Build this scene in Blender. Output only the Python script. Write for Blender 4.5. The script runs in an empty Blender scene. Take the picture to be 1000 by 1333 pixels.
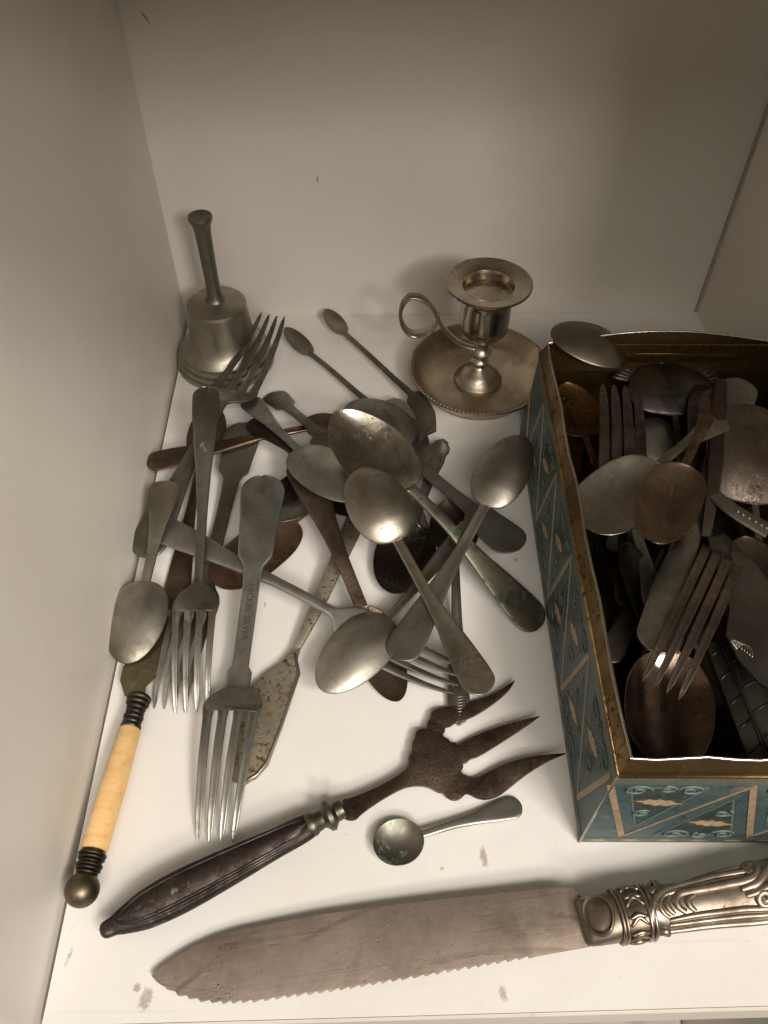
import bpy, bmesh, math, random
import numpy as np
from mathutils import Matrix, Vector

random.seed(7); rng = np.random.default_rng(7)
SC = bpy.context.scene
COL = SC.collection
MM = 0.001

# ------------------------------------------------------------------ camera
FPX, PITCH, YAW, ROLL = 1064.285, 0.8734816, 0.02656895, 0.00284487
CAM = np.array([0.12576208, -0.47293141, 0.35])
_cp, _sp = math.cos(PITCH), math.sin(PITCH)
FW = np.array([math.sin(YAW)*_cp, math.cos(YAW)*_cp, -_sp])
_r = np.array([math.cos(YAW), -math.sin(YAW), 0.0]); _u = np.cross(_r, FW)
RT = math.cos(ROLL)*_r + math.sin(ROLL)*_u
UP = -math.sin(ROLL)*_r + math.cos(ROLL)*_u
cd = bpy.data.cameras.new('camera'); cam = bpy.data.objects.new('camera', cd); COL.objects.link(cam)
cd.sensor_fit = 'VERTICAL'; cd.sensor_height = 24.0; cd.lens = FPX/1333.0*24.0
cd.clip_start = 0.005; cd.clip_end = 50.0
cam.matrix_world = Matrix(((RT[0], UP[0], -FW[0], CAM[0]), (RT[1], UP[1], -FW[1], CAM[1]), (RT[2], UP[2], -FW[2], CAM[2]), (0, 0, 0, 1)))
SC.camera = cam

# ------------------------------------------------------------------ light
W = bpy.data.worlds.new('World'); SC.world = W; W.use_nodes = True
bg = W.node_tree.nodes['Background']; bg.inputs[0].default_value = (1.0, 0.90, 0.79, 1); bg.inputs[1].default_value = 0.11

def area(name, loc, target, size, size_y, power, color):
    l = bpy.data.lights.new(name, 'AREA'); l.shape = 'RECTANGLE'; l.size = size; l.size_y = size_y
    l.energy = power; l.color = color
    o = bpy.data.objects.new(name, l); COL.objects.link(o); o.location = loc
    o.rotation_euler = (Vector(target) - Vector(loc)).to_track_quat('-Z', 'Y').to_euler()
    return o
area('room_lamp', (0.72, -1.72, 1.10), (0.16, -0.1, 0.05), 0.26, 0.22, 10.5, (1.0, 0.91, 0.81))
area('ceiling_panel', (0.34, -1.60, 1.50), (0.14, -0.1, 0.05), 1.0, 0.80, 23.0, (1.0, 0.91, 0.815))
area('ceiling_lamp', (1.15, -1.55, 1.75), (0.10, -0.25, 0.0), 0.55, 0.40, 30.0, (1.0, 0.92, 0.82))
SC.view_settings.view_transform = 'Standard'; SC.view_settings.look = 'None'
SC.view_settings.exposure = 0.03; SC.view_settings.gamma = 1.0; SC.view_settings.use_curve_mapping = False
SC.cycles.max_bounces = 8; SC.cycles.use_denoising = True; SC.cycles.sample_clamp_indirect = 4.0

# ------------------------------------------------------------------ helpers: photo survey -> world
def P(px, py, z=0.0):
    d = FW + RT*(px-500)/FPX - UP*(py-666.5)/FPX
    return CAM + d*((z-CAM[2])/d[2])
def perp(a, b, c, wpx, z):
    """half width in metres of a band wpx pixels wide across the line a-b, measured at pixel c on height z"""
    a = np.array(a, float); b = np.array(b, float); t = (b-a)/np.linalg.norm(b-a); n = np.array([-t[1], t[0]])
    A, B = P(*a, z), P(*b, z); T = (B-A)/np.linalg.norm(B-A)
    d = P(*(np.array(c)+n*wpx/2), z) - P(*(np.array(c)-n*wpx/2), z)
    d = d - T*(d@T)
    return np.linalg.norm(d)/2

# ------------------------------------------------------------------ helpers: objects
def setp(o, label=None, cat=None, group=None, kind=None):
    if label: o['label'] = label
    if cat: o['category'] = cat
    if group: o['group'] = group
    if kind: o['kind'] = kind
    return o
def thing(name, label, cat, loc=(0, 0, 0), group=None):
    o = bpy.data.objects.new(name, None); COL.objects.link(o); o.empty_display_size = 0.01
    o.location = Vector(loc); bpy.context.view_layer.update()
    return setp(o, label, cat, group)
def mesh(name, verts, faces, mat, parent=None, smooth=True, normals=None, world=True):
    """verts in world space when world (parent then is translation only), else parent local"""
    v = np.asarray(verts, float)
    if parent is not None and world:
        p = parent; off = np.zeros(3)
        while p is not None:
            off += np.array(p.location); p = p.parent
        v = v - off
    me = bpy.data.meshes.new(name); me.from_pydata(v.tolist(), [], faces); me.update()
    me.materials.append(mat)
    if smooth: me.polygons.foreach_set('use_smooth', [True]*len(me.polygons))
    if normals is not None:
        me.normals_split_custom_set_from_vertices([tuple(n) for n in normals])
    o = bpy.data.objects.new(name, me); COL.objects.link(o)
    if parent is not None: o.parent = parent
    return o
def auto_smooth(o, ang=35):
    me = o.data; bm = bmesh.new(); bm.from_mesh(me)
    bmesh.ops.recalc_face_normals(bm, faces=bm.faces)
    a = math.radians(ang)
    for e in bm.edges: e.smooth = len(e.link_faces) == 2 and e.calc_face_angle(0) < a
    for f in bm.faces: f.smooth = True
    bm.to_mesh(me); bm.free(); return o
def box(name, lo, hi, mat, parent=None, bevel=0.0):
    bm = bmesh.new(); bmesh.ops.create_cube(bm, size=1.0)
    lo, hi = np.array(lo, float), np.array(hi, float)
    for v in bm.verts: v.co = Vector((lo+hi)/2 + np.array(v.co)*(hi-lo))
    if bevel: bmesh.ops.bevel(bm, geom=list(bm.edges), offset=bevel, segments=2, affect='EDGES', profile=.5)
    vs = [tuple(v.co) for v in bm.verts]; fs = [[v.index for v in f.verts] for f in bm.faces]; bm.free()
    return mesh(name, vs, fs, mat, parent, smooth=False)
def lathe_vf(profile, n=48, centre=(0, 0, 0), axis=None):
    """profile: list of (r, h). axis: 3 vectors (e1, e2, axis)"""
    c = np.array(centre, float)
    e1, e2, ax = axis if axis is not None else (np.array([1, 0, 0.]), np.array([0, 1, 0.]), np.array([0, 0, 1.]))
    V = []; F = []
    for r, h in profile:
        for k in range(n):
            t = 2*math.pi*k/n
            V.append(c + ax*h + (e1*math.cos(t)+e2*math.sin(t))*max(r, 1e-5))
    m = len(profile)
    for i in range(m-1):
        for k in range(n):
            k2 = (k+1) % n
            F.append([i*n+k, i*n+k2, (i+1)*n+k2, (i+1)*n+k])
    return V, F
def lathe(name, profile, mat, parent, n=48, centre=(0, 0, 0), axis=None, ang=40):
    V, F = lathe_vf(profile, n, centre, axis)
    o = mesh(name, V, F, mat, parent); return auto_smooth(o, ang)
def frame_of(a, b):
    t = np.array(b, float)-np.array(a, float); L = np.linalg.norm(t); t /= L
    s = np.cross(np.array([0, 0, 1.]), t); s /= np.linalg.norm(s); n = np.cross(t, s)
    return t, s, n, L
def tube_vf(path, r, n=8, closed=False, flat=1.0):
    path = [np.array(p, float) for p in path]; V = []; F = []; m = len(path)
    rr = r if hasattr(r, '__len__') else [r]*m
    for i, p in enumerate(path):
        a = path[(i-1) % m] if (closed or i > 0) else p; b = path[(i+1) % m] if (closed or i < m-1) else p
        t = b-a; t /= (np.linalg.norm(t)+1e-12)
        ref = np.array([0, 0, 1.]) if abs(t[2]) < .9 else np.array([1, 0, 0.])
        s = np.cross(ref, t); s /= np.linalg.norm(s); u = np.cross(t, s)
        for k in range(n):
            th = 2*math.pi*k/n; V.append(p + (s*math.cos(th) + u*math.sin(th)*flat)*rr[i])
    for i in range(m if closed else m-1):
        for k in range(n):
            k2 = (k+1) % n; j = (i+1) % m
            F.append([i*n+k, i*n+k2, j*n+k2, j*n+k])
    if not closed: F.append(list(range(n))[::-1]); F.append([(m-1)*n+k for k in range(n)])
    return V, F
def join_vf(parts):
    V = []; F = []
    for v, f in parts:
        o = len(V); V += list(v); F += [[i+o for i in q] for q in f]
    return V, F
def slab(name, top, thick, mat, parent, bevel=0.0004, down=(0, 0, -1)):
    """top: ordered outline of world points; extruded by thick"""
    bm = bmesh.new(); vs = [bm.verts.new(Vector(p)) for p in top]; f = bm.faces.new(vs)
    bm.normal_update()
    if f.normal.z < 0: f.normal_flip()
    r = bmesh.ops.extrude_face_region(bm, geom=[f])
    nv = [g for g in r['geom'] if isinstance(g, bmesh.types.BMVert)]
    for v in nv: v.co += Vector(down)*thick
    bmesh.ops.recalc_face_normals(bm, faces=bm.faces)
    if bevel:
        es = [e for e in bm.edges if any(len(q.verts) > 4 for q in e.link_faces)]
        bmesh.ops.bevel(bm, geom=es, offset=bevel, segments=2, affect='EDGES', profile=.6, clamp_overlap=True)
    bmesh.ops.triangulate(bm, faces=[q for q in bm.faces if len(q.verts) > 4])
    vs = [tuple(v.co) for v in bm.verts]
    bm.verts.index_update(); fs = [[v.index for v in q.verts] for q in bm.faces]; bm.free()
    o = mesh(name, vs, fs, mat, parent); return auto_smooth(o, 30)

# ------------------------------------------------------------------ materials
def nt(name):
    m = bpy.data.materials.new(name); m.use_nodes = True
    t = m.node_tree; b = t.nodes['Principled BSDF']; return m, t, b
def N(t, kind, **kw):
    n = t.nodes.new(kind)
    for k, v in kw.items():
        if k in n.inputs: n.inputs[k].default_value = v
        else: setattr(n, k, v)
    return n
def ramp(t, fac, stops):
    r = t.nodes.new('ShaderNodeValToRGB'); e = r.color_ramp.elements
    e[0].position, e[0].color = stops[0][0], (*stops[0][1], 1)
    e[1].position, e[1].color = stops[-1][0], (*stops[-1][1], 1)
    for p, c in stops[1:-1]:
        x = e.new(p); x.color = (*c, 1)
    t.links.new(fac, r.inputs[0]); return r.outputs[0]
def mix(t, fac, a, b, mode='MIX'):
    n = t.nodes.new('ShaderNodeMix'); n.data_type = 'RGBA'; n.blend_type = mode
    for s, v in ((n.inputs['Factor'], fac), (n.inputs['A'], a), (n.inputs['B'], b)):
        if hasattr(v, 'is_linked'): t.links.new(v, s)
        elif isinstance(v, (int, float)): s.default_value = v
        else: s.default_value = (*v, 1)
    return n.outputs['Result']
def coords(t, seed, scale=(1, 1, 1), src='Object'):
    tc = t.nodes.new('ShaderNodeTexCoord'); mp = t.nodes.new('ShaderNodeMapping')
    r = random.Random(seed); mp.inputs['Location'].default_value = (r.uniform(-3, 3), r.uniform(-3, 3), r.uniform(-3, 3))
    mp.inputs['Scale'].default_value = scale
    t.links.new(tc.outputs[src], mp.inputs[0]); return mp.outputs[0]
_mc = [0]
def metal(name, base, tarn, amt=.45, rough=.33, spots=.35, spotc=(.05, .035, .025), patina=None, scale=1.0, scratch=(1, 6, 1), met=1.0):
    """worn plated metal: base colour, cloudy tarnish at two sizes, brown pits, uneven polish, fine scratches"""
    _mc[0] += 1; s = _mc[0]; r_ = random.Random(s*7+1)
    k = r_.uniform(.90, 1.10); base = tuple(x*k for x in base); wr = r_.uniform(.92, 1.06)
    base = (base[0]*wr, base[1]*(1+wr)/2, base[2]); rough = rough*r_.uniform(.85, 1.1)
    m, t, b = nt(name)
    c = coords(t, s)
    def noise(sc, det=6, ro=.65, v=c, dist=0.0):
        n = N(t, 'ShaderNodeTexNoise', Scale=sc*scale, Detail=det, Roughness=ro, Distortion=dist); t.links.new(v, n.inputs['Vector']); return n.outputs[0]
    n1 = noise(38, 8, .68, dist=.4)
    lo = .36+.22*(amt-.45)
    cl = ramp(t, n1, [(lo, (0, 0, 0)), (lo+.26, (1, 1, 1))])
    col = mix(t, cl, tarn, base)
    n6 = noise(14, 5, .6)
    col = mix(t, 1.0, col, ramp(t, n6, [(.34, (.52, .48, .43)), (.52, (.92, .91, .89)), (.66, (1.12, 1.12, 1.12))]), 'MULTIPLY')
    sm = ramp(t, noise(120, 9, .75), [(.56-.05*spots, (0, 0, 0)), (.70-.05*spots, (.55,)*3)])
    col = mix(t, sm, col, tuple(x*.55 for x in tarn))
    sp = ramp(t, noise(420, 5, .7), [(.62-.12*spots, (0, 0, 0)), (.70-.08*spots, (1, 1, 1))])
    spm = mix(t, 1.0, sp, ramp(t, noise(55, 3, .5), [(.60-.3*spots, (0, 0, 0)), (.80-.3*spots, (1, 1, 1))]), 'MULTIPLY')
    col = mix(t, spm, col, spotc)
    sc = coords(t, s+50, (1, 1, 1)); mps = t.nodes.new('ShaderNodeMapping'); mps.inputs['Rotation'].default_value = (0, 0, r_.uniform(-.5, .5)); mps.inputs['Scale'].default_value = (30, 1100, 60)
    t.links.new(sc, mps.inputs[0])
    n4 = N(t, 'ShaderNodeTexNoise', Scale=1.0, Detail=5, Roughness=.7); t.links.new(mps.outputs[0], n4.inputs['Vector'])
    scr = ramp(t, n4.outputs[0], [(.64, (0, 0, 0)), (.68, (.20,)*3)])
    col = mix(t, scr, col, tuple(min(.85, x*1.35) for x in base))
    if patina:
        pm = ramp(t, noise(90, 8, .7), [(patina[1], (0, 0, 0)), (patina[1]+.08, (1, 1, 1))])
        col = mix(t, pm, col, patina[0])
        mt = N(t, 'ShaderNodeMath', operation='MULTIPLY_ADD'); t.links.new(pm, mt.inputs[0]); mt.inputs[1].default_value = -.8*met; mt.inputs[2].default_value = met
        t.links.new(mt.outputs[0], b.inputs['Metallic'])
    else: b.inputs['Metallic'].default_value = met
    t.links.new(col, b.inputs['Base Color'])
    rr = mix(t, cl, (min(1, rough+.18),)*3, (max(.08, rough-.06),)*3); rr = mix(t, sm, rr, (min(1, rough+.25),)*3); rr = mix(t, spm, rr, (.75,)*3)
    rr = mix(t, scr, rr, (rough*.7,)*3)
    t.links.new(rr, b.inputs['Roughness'])
    bp = N(t, 'ShaderNodeBump', Strength=.10, Distance=.0003); t.links.new(n4.outputs[0], bp.inputs['Height'])
    bp2 = N(t, 'ShaderNodeBump', Strength=.28, Distance=.0006); t.links.new(n1, bp2.inputs['Height']); t.links.new(bp.outputs[0], bp2.inputs['Normal'])
    bp3 = N(t, 'ShaderNodeBump', Strength=.35, Distance=.0002, invert=True); t.links.new(spm, bp3.inputs['Height']); t.links.new(bp2.outputs[0], bp3.inputs['Normal'])
    t.links.new(bp3.outputs[0], b.inputs['Normal'])
    return m
SIL = dict(base=(.59, .585, .545), tarn=(.29, .268, .225), amt=.45, rough=.36)
NIC = dict(base=(.475, .475, .435), tarn=(.235, .222, .188), amt=.45, rough=.39)
PEW = dict(base=(.375, .375, .345), tarn=(.18, .17, .148), amt=.5, rough=.42)
STE = dict(base=(.44, .44, .43), tarn=(.33, .325, .31), amt=.4, rough=.42, spots=.15)
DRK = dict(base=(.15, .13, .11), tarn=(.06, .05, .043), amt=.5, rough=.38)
COP = dict(base=(.38, .245, .17), tarn=(.15, .09, .062), amt=.5, rough=.34, spots=.6)
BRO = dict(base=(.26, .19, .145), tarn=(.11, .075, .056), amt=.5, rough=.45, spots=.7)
GRN = ((.05, .075, .06), .56)

def laminate(name, base, seed, stains=(), rough=.42, smudge=.35):
    m, t, b = nt(name)
    c = coords(t, seed)
    n1 = N(t, 'ShaderNodeTexNoise', Scale=9, Detail=5, Roughness=.6); t.links.new(c, n1.inputs['Vector'])
    d = tuple(x*k for x, k in zip(base, (.93, .915, .90)))
    col = mix(t, ramp(t, n1.outputs[0], [(.35, (0,)*3), (.65, (1,)*3)]), d, base)
    n2 = N(t, 'ShaderNodeTexNoise', Scale=160, Detail=4, Roughness=.65); t.links.new(c, n2.inputs['Vector'])
    col = mix(t, ramp(t, n2.outputs[0], [(.70, (0,)*3), (.76, (smudge,)*3)]), col, (.30, .23, .17))
    mpl = t.nodes.new('ShaderNodeMapping'); mpl.inputs['Rotation'].default_value = (.6, .8, .7+seed); mpl.inputs['Scale'].default_value = (9, 420, 120); t.links.new(c, mpl.inputs[0])
    nl = N(t, 'ShaderNodeTexNoise', Scale=1.0, Detail=3, Roughness=.55); t.links.new(mpl.outputs[0], nl.inputs['Vector'])
    col = mix(t, ramp(t, nl.outputs[0], [(.69, (0,)*3), (.76, (.25,)*3)]), col, tuple(x*.7 for x in base))
    nd = N(t, 'ShaderNodeTexNoise', Scale=900, Detail=2, Roughness=.5); t.links.new(c, nd.inputs['Vector'])
    col = mix(t, ramp(t, nd.outputs[0], [(.715, (0,)*3), (.77, (smudge,)*3)]), col, (.25, .19, .14))
    tc = t.nodes.new('ShaderNodeTexCoord')
    n3 = N(t, 'ShaderNodeTexNoise', Scale=520, Detail=8, Roughness=.75); t.links.new(tc.outputs['Object'], n3.inputs['Vector'])
    for (p, rx, ry, ang, th, cc) in stains:
        mp = t.nodes.new('ShaderNodeMapping'); mp.vector_type = 'TEXTURE'
        mp.inputs['Location'].default_value = p; mp.inputs['Rotation'].default_value = ang if hasattr(ang, '__len__') else (0, 0, ang); mp.inputs['Scale'].default_value = (rx, ry, ry if hasattr(ang, '__len__') else 1)
        t.links.new(tc.outputs['Object'], mp.inputs[0])
        ln = N(t, 'ShaderNodeVectorMath', operation='LENGTH'); t.links.new(mp.outputs[0], ln.inputs[0])
        fall = ramp(t, ln.outputs['Value'], [(.2, (1,)*3), (1.0, (0,)*3)])
        a = N(t, 'ShaderNodeMath', operation='MULTIPLY'); t.links.new(n3.outputs[0], a.inputs[0]); t.links.new(fall, a.inputs[1])
        k = ramp(t, a.outputs[0], [(th, (0,)*3), (th+.14, (.62,)*3)])
        col = mix(t, k, col, cc)
    t.links.new(col, b.inputs['Base Color']); b.inputs['Roughness'].default_value = rough
    b.inputs['Specular IOR Level'].default_value = .35
    n4 = N(t, 'ShaderNodeTexNoise', Scale=70, Detail=3); t.links.new(c, n4.inputs['Vector'])
    bp = N(t, 'ShaderNodeBump', Strength=.14, Distance=.001); t.links.new(n4.outputs[0], bp.inputs['Height']); t.links.new(bp.outputs[0], b.inputs['Normal'])
    return m
def plain(name, col, rough=.5, metallic=0.0, var=.25, scale=80, spec=.5):
    _mc[0] += 1
    m, t, b = nt(name); c = coords(t, _mc[0])
    n1 = N(t, 'ShaderNodeTexNoise', Scale=scale, Detail=6, Roughness=.65); t.links.new(c, n1.inputs['Vector'])
    d = tuple(x*(1-var) for x in col)
    t.links.new(mix(t, ramp(t, n1.outputs[0], [(.35, (0,)*3), (.65, (1,)*3)]), d, col), b.inputs['Base Color'])
    b.inputs['Roughness'].default_value = rough; b.inputs['Metallic'].default_value = metallic
    b.inputs['Specular IOR Level'].default_value = spec
    bp = N(t, 'ShaderNodeBump', Strength=.1, Distance=.0005); t.links.new(n1.outputs[0], bp.inputs['Height']); t.links.new(bp.outputs[0], b.inputs['Normal'])
    return m

# ------------------------------------------------------------------ the cupboard
XR, YF, ZT = 0.358, -0.422, 0.392
def st(px, py, rx, ry, ang, th, c=(.27, .185, .14)):
    p = P(px, py, 0); return ((p[0], p[1], 0.0), rx, ry, ang, th, c)
stains = [st(630, 1116, .0035, .011, .1, .33), st(190, 1300, .006, .010, -.2, .34), st(178, 1286, .004, .004, 0, .34), st(655, 1293, .004, .007, .2, .36),
          st(90, 1245, .003, .010, -.2, .42), st(345, 665, .003, .004, 0, .40), st(672, 728, .004, .003, .5, .37), st(345, 787, .0018, .004, .1, .33), st(575, 1130, .003, .003, 0, .4)]
white = (.74, .705, .65)
m_floor = laminate('white_laminate_floor', (.77, .76, .735), 3, stains)
m_back = laminate('white_laminate_back', white, 5, [((.0975, 0, .100), .0012, .004, (0, 0, 0), .22, (.12, .08, .05)), ((.0135, 0, .189), .0016, .008, (0, -.5, 0), .30, (.12, .08, .05))], smudge=.2)
m_side = laminate('white_laminate_side', (.80, .765, .705), 9, smudge=.3)
m_edge = laminate('shelf_edging', (.70, .66, .60), 11)
GAP = .0024
setp(box('floor', (GAP, YF, -.018), (XR, -.0004, 0), m_floor), kind='structure')
setp(box('wall_back', (-.018, 0, -.40), (XR+.02, .012, ZT+.018), m_back), kind='structure')
setp(box('wall_left', (-.018, YF-.002, -.40), (0, -.0005, ZT+.018), m_side), kind='structure')
setp(box('wall_right', (XR, YF-.002, -.40), (XR+.018, -.0005, ZT+.018), m_side), kind='structure')
setp(box('ceiling', (.0005, YF, ZT), (XR-.0005, -.0005, ZT+.018), m_side), kind='structure')
setp(box('corner_strip', (XR-.0016, -.0022, .0005), (XR-.0002, -.0002, ZT-.001), plain('caulk', (.44, .39, .31), .7)), kind='structure')
setp(box('shelf_edge_band', (GAP, YF-.0014, -.0175), (XR-.0005, YF-.0002, -.0004), m_edge), kind='structure')
setp(box('lower_shelf', (.0005, YF-.05, -.40), (XR-.0005, -.0005, -.382), m_side), kind='structure')

# ------------------------------------------------------------------ height map used to let each piece of cutlery rest on what lies beneath
HX0, HY0, HS = -.03, -.46, .0008
HM = np.zeros((int(.42/HS), int(.48/HS)))
def hm_idx(p): return np.clip(((p[:, 0]-HX0)/HS).astype(int), 0, HM.shape[0]-1), np.clip(((p[:, 1]-HY0)/HS).astype(int), 0, HM.shape[1]-1)
def hm_add(p): i, j = hm_idx(p); np.maximum.at(HM, (i, j), p[:, 2])

# ------------------------------------------------------------------ cutlery builder
class Part: pass
def smooth_interp(xs, pts):
    """monotone cubic through control points"""
    x = np.array([p[0] for p in pts], float); y = np.array([p[1] for p in pts], float)
    h = np.diff(x); d = np.diff(y)/h; m = np.zeros(len(x)); m[0], m[-1] = d[0], d[-1]
    for i in range(1, len(x)-1):
        m[i] = 0 if d[i-1]*d[i] <= 0 else 2*d[i-1]*d[i]/(d[i-1]+d[i])
    i = np.clip(np.searchsorted(x, xs)-1, 0, len(x)-2); t = (xs-x[i])/h[i]
    return y[i]*(2*t**3-3*t**2+1)+h[i]*m[i]*(t**3-2*t**2+t)+y[i+1]*(-2*t**3+3*t**2)+h[i]*m[i+1]*(t**3-t**2)
VB = np.array([-1, -.965, -.9, -.78, -.62, -.45, -.28, -.13, 0, .13, .28, .45, .62, .78, .9, .965, 1])
def ring_grid(x, w, zc, t, D, crown, y0=0.0, vexp=2.2, flute=None):
    v = VB[None, :]; W_ = np.maximum(w, 2e-5)[:, None]
    X = np.repeat(x[:, None], len(VB), 1); Y = np.broadcast_to(np.asarray(y0), x.shape)[:, None] + v*W_
    zt = zc[:, None] + crown[:, None]*(1-v**2) - D[:, None]*(1-np.abs(v)**vexp)
    if flute is not None: zt = zt + flute[:, None]*np.cos(v*math.pi*3.0)
    te = t[:, None]*(1-.55*np.abs(v)**10)
    zt = zt - (t[:, None]-te)*.5; zb = zt - te
    top = np.stack([X, Y, zt], -1); bot = np.stack([X, Y, zb], -1)
    ring = np.concatenate([top, bot[:, ::-1]], 1)
    ds = np.gradient(ring, axis=0); dr = (np.roll(ring, -1, 1)-np.roll(ring, 1, 1))
    n = np.cross(ds, dr); n /= (np.linalg.norm(n, axis=-1, keepdims=True)+1e-12)
    if n[len(x)//2, len(VB)//2, 2] < 0: n = -n
    return ring, n
def ring_mesh(name, ring, nrm, i0, i1, mat, parent, cap0, cap1):
    r = ring[i0:i1+1]; nn = nrm[i0:i1+1]; m, k = r.shape[:2]
    V = r.reshape(-1, 3); F = []
    for i in range(m-1):
        for j in range(k):
            j2 = (j+1) % k; F.append([i*k+j, (i+1)*k+j, (i+1)*k+j2, i*k+j2])
    if cap0: F.append(list(range(k)))
    if cap1: F.append([(m-1)*k+j for j in range(k)][::-1])
    # orientation check
    a, b, c = V[F[k//4][0]], V[F[k//4][1]], V[F[k//4][2]]
    if np.dot(np.cross(b-a, c-a), nn.reshape(-1, 3)[F[k//4][0]]) < 0: F = [f[::-1] for f in F]
    return mesh(name, V, F, mat, parent, True, nn.reshape(-1, 3), world=False)

ENDS = {  # half widths along the handle from its end (0) to the neck (1), relative to the end width
 'english': [(0, 1), (.10, 1.0), (.25, .86), (.5, .52), (.75, .34), (1, .32)],
 'fiddle':  [(0, .96), (.08, 1.0), (.22, .88), (.40, .76), (.425, .72), (.455, .42), (.6, .36), (.9, .34), (.93, .34), (.945, .50), (1, .50)],
 'fiddle2': [(0, .96), (.10, 1.0), (.26, .86), (.34, .80), (.375, .45), (.6, .36), (.93, .36), (.95, .50), (1, .50)],
 'ornate':  [(0, .40), (.03, .75), (.07, .70), (.09, .95), (.14, 1.0), (.22, .82), (.26, .88), (.40, .70), (.6, .5), (.85, .42), (1, .40)],
 'straight': [(0, 1), (.3, .92), (.6, .62), (.8, .45), (1, .42)],
}
def shape_spoon(L, q):
    sb = q['sb']; k = L/.19
    s = np.concatenate([sb*(1-np.cos(np.linspace(0, math.pi/2, 12)))*.12/1.0, np.linspace(.12*sb, sb, 40)[1:], sb+(1-sb)*(1-np.cos(np.linspace(0, math.pi, 34)))/2])
    s = np.unique(np.round(s, 6)); i_sb = int(np.searchsorted(s, sb-1e-6))
    qn = np.clip(s/sb, 0, 1); u = np.clip((s-sb)/(1-sb), 0, 1)
    we = q['end']; wn = q.get('neck', we*ENDS[q['style']][-1][1])
    wh = we*smooth_interp(qn, ENDS[q['style']])
    er = q.get('endround', .9)*we/(L*sb)
    wh = wh*np.sqrt(np.clip(1-np.clip(1-qn/er, 0, 1)**2.2, 0, 1))
    n = q.get('n', 2.0); egg = (1-np.abs(2*u**q.get('egg', .82)-1)**n)**(1/n)
    wl = wh[i_sb]; wb = np.sqrt((wl*(1-u)**2)**2 + (q['bowl']*egg)**2)
    w = np.where(s <= sb, wh, wb)
    D0 = q.get('depth', .30)*q['bowl']
    D = np.where(s > sb, D0*np.sin(math.pi*np.clip(u, 0, 1)**.85)**.75, 0)
    z = smooth_interp(s, [(0, 0), (.08*sb, 1.2), (.4*sb, 5.0), (.8*sb, 9.5), (sb, 9.5), (sb+.25*(1-sb), 8.0), (1-.2*(1-sb), 8.6), (1, 9.6)])*MM*k*q.get('arch', 1)
    t = np.where(s < sb, smooth_interp(qn, [(0, 1.5), (.3, 1.9), (.8, 2.6), (1, 2.0)]), 2.0-1.0*np.clip(u*6, 0, 1))*MM*max(.8, k)
    crown = np.where(s < sb, smooth_interp(qn, [(0, .25), (.5, .7), (1, .6)]), .6*np.clip(1-u*5, 0, 1))*MM*k*.8
    ring, nrm = ring_grid(s*L, w, z, t, D, crown)
    return [('handle', ring, nrm, 0, i_sb, True, False), ('bowl', ring, nrm, i_sb, len(s)-1, False, True)], (0, 0, z[0]), (L, 0, z[-1])
def shape_fork(L, q):
    sh, sr = q['sh'], q['sr']; k = L/.19
    s = np.concatenate([sh*(1-np.cos(np.linspace(0, math.pi/2, 12)))*.12, np.linspace(.12*sh, sh, 34)[1:], np.linspace(sh, sr, 16)[1:]])
    i_sh = int(np.searchsorted(s, sh-1e-6)); qn = np.clip(s/sh, 0, 1); u = np.clip((s-sh)/(sr-sh), 0, 1)
    we = q['end']; wh = we*smooth_interp(qn, ENDS[q['style']])
    er = .9*we/(L*sh); wh = wh*np.sqrt(np.clip(1-np.clip(1-qn/er, 0, 1)**2.2, 0, 1))
    wl = wh[i_sh]
    wf = smooth_interp(u, [(0, wl), (.12, wl*1.1), (.5, wl+(q['head']-wl)*.78), (.8, q['head']), (1, q['head']*1.0)])
    w = np.where(s <= sh, wh, wf)
    zp = [(0, 0), (.08*sh, 1.2), (.4*sh, 5.5), (.85*sh, 10.5), (sh, 10.5), (sh+.5*(sr-sh), 8.0), (sr, 5.2), (sr+.35*(1-sr), 4.2), (sr+.7*(1-sr), 6.2), (1, 11.0)]
    a = q.get('arch', 1)
    z = smooth_interp(s, zp)*MM*k*a
    t = np.where(s < sh, smooth_interp(qn, [(0, 1.5), (.3, 1.9), (.85, 2.7), (1, 2.3)]), 2.3-.5*u)*MM*max(.8, k)
    crown = np.where(s < sh, .6, .6*(1-u))*MM*k; D = np.where(s > sh, 1.6*u*MM*k, 0)
    ring, nrm = ring_grid(s*L, w, z, t, D, crown)
    out = [('handle', ring, nrm, 0, i_sh, True, False), ('head', ring, nrm, i_sh, len(s)-1, False, True)]
    nt_ = q.get('tines', 4); st_ = np.concatenate([np.linspace(sr-.01, 1-.03, 20), np.linspace(1-.03, 1, 8)[1:]])
    ut = np.clip((st_-sr)/(1-sr), 0, 1); H = q['head']; pitch = 2*H/(nt_-1+q.get('fill', .78)); tw = pitch*q.get('fill', .78)
    zt = smooth_interp(st_, zp)*MM*k*a
    tv = q.get('taper', .78); 
    for j in range(nt_):
        c0 = -H + tw/2 + j*pitch; c = c0*(1-(1-tv)*ut)
        hw = (tw/2)*smooth_interp(ut, [(0, .96), (.06, .76), (.4, .70), (.8, .50), (.93, .38), (1, .10)] if q.get('fill', .78) < .8 else [(0, .98), (.5, .92), (.85, .70), (.95, .5), (1, .12)])
        vv = c0/H; dz = -1.6*MM*k*(1-abs(vv)**2.2)*(1-.4*ut)
        tt = smooth_interp(ut, [(0, 1.75), (.6, 1.7), (1, .9)])*MM*max(.8, k)
        r2, n2 = ring_grid(st_*L, hw, zt+dz, tt, 0*ut, .35*MM*(1-ut*.5), y0=c)
        out.append(('tine', r2, n2, 0, len(st_)-1, True, True))
    return out, (0, 0, z[0]), (L, 0, zt[-1])

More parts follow.
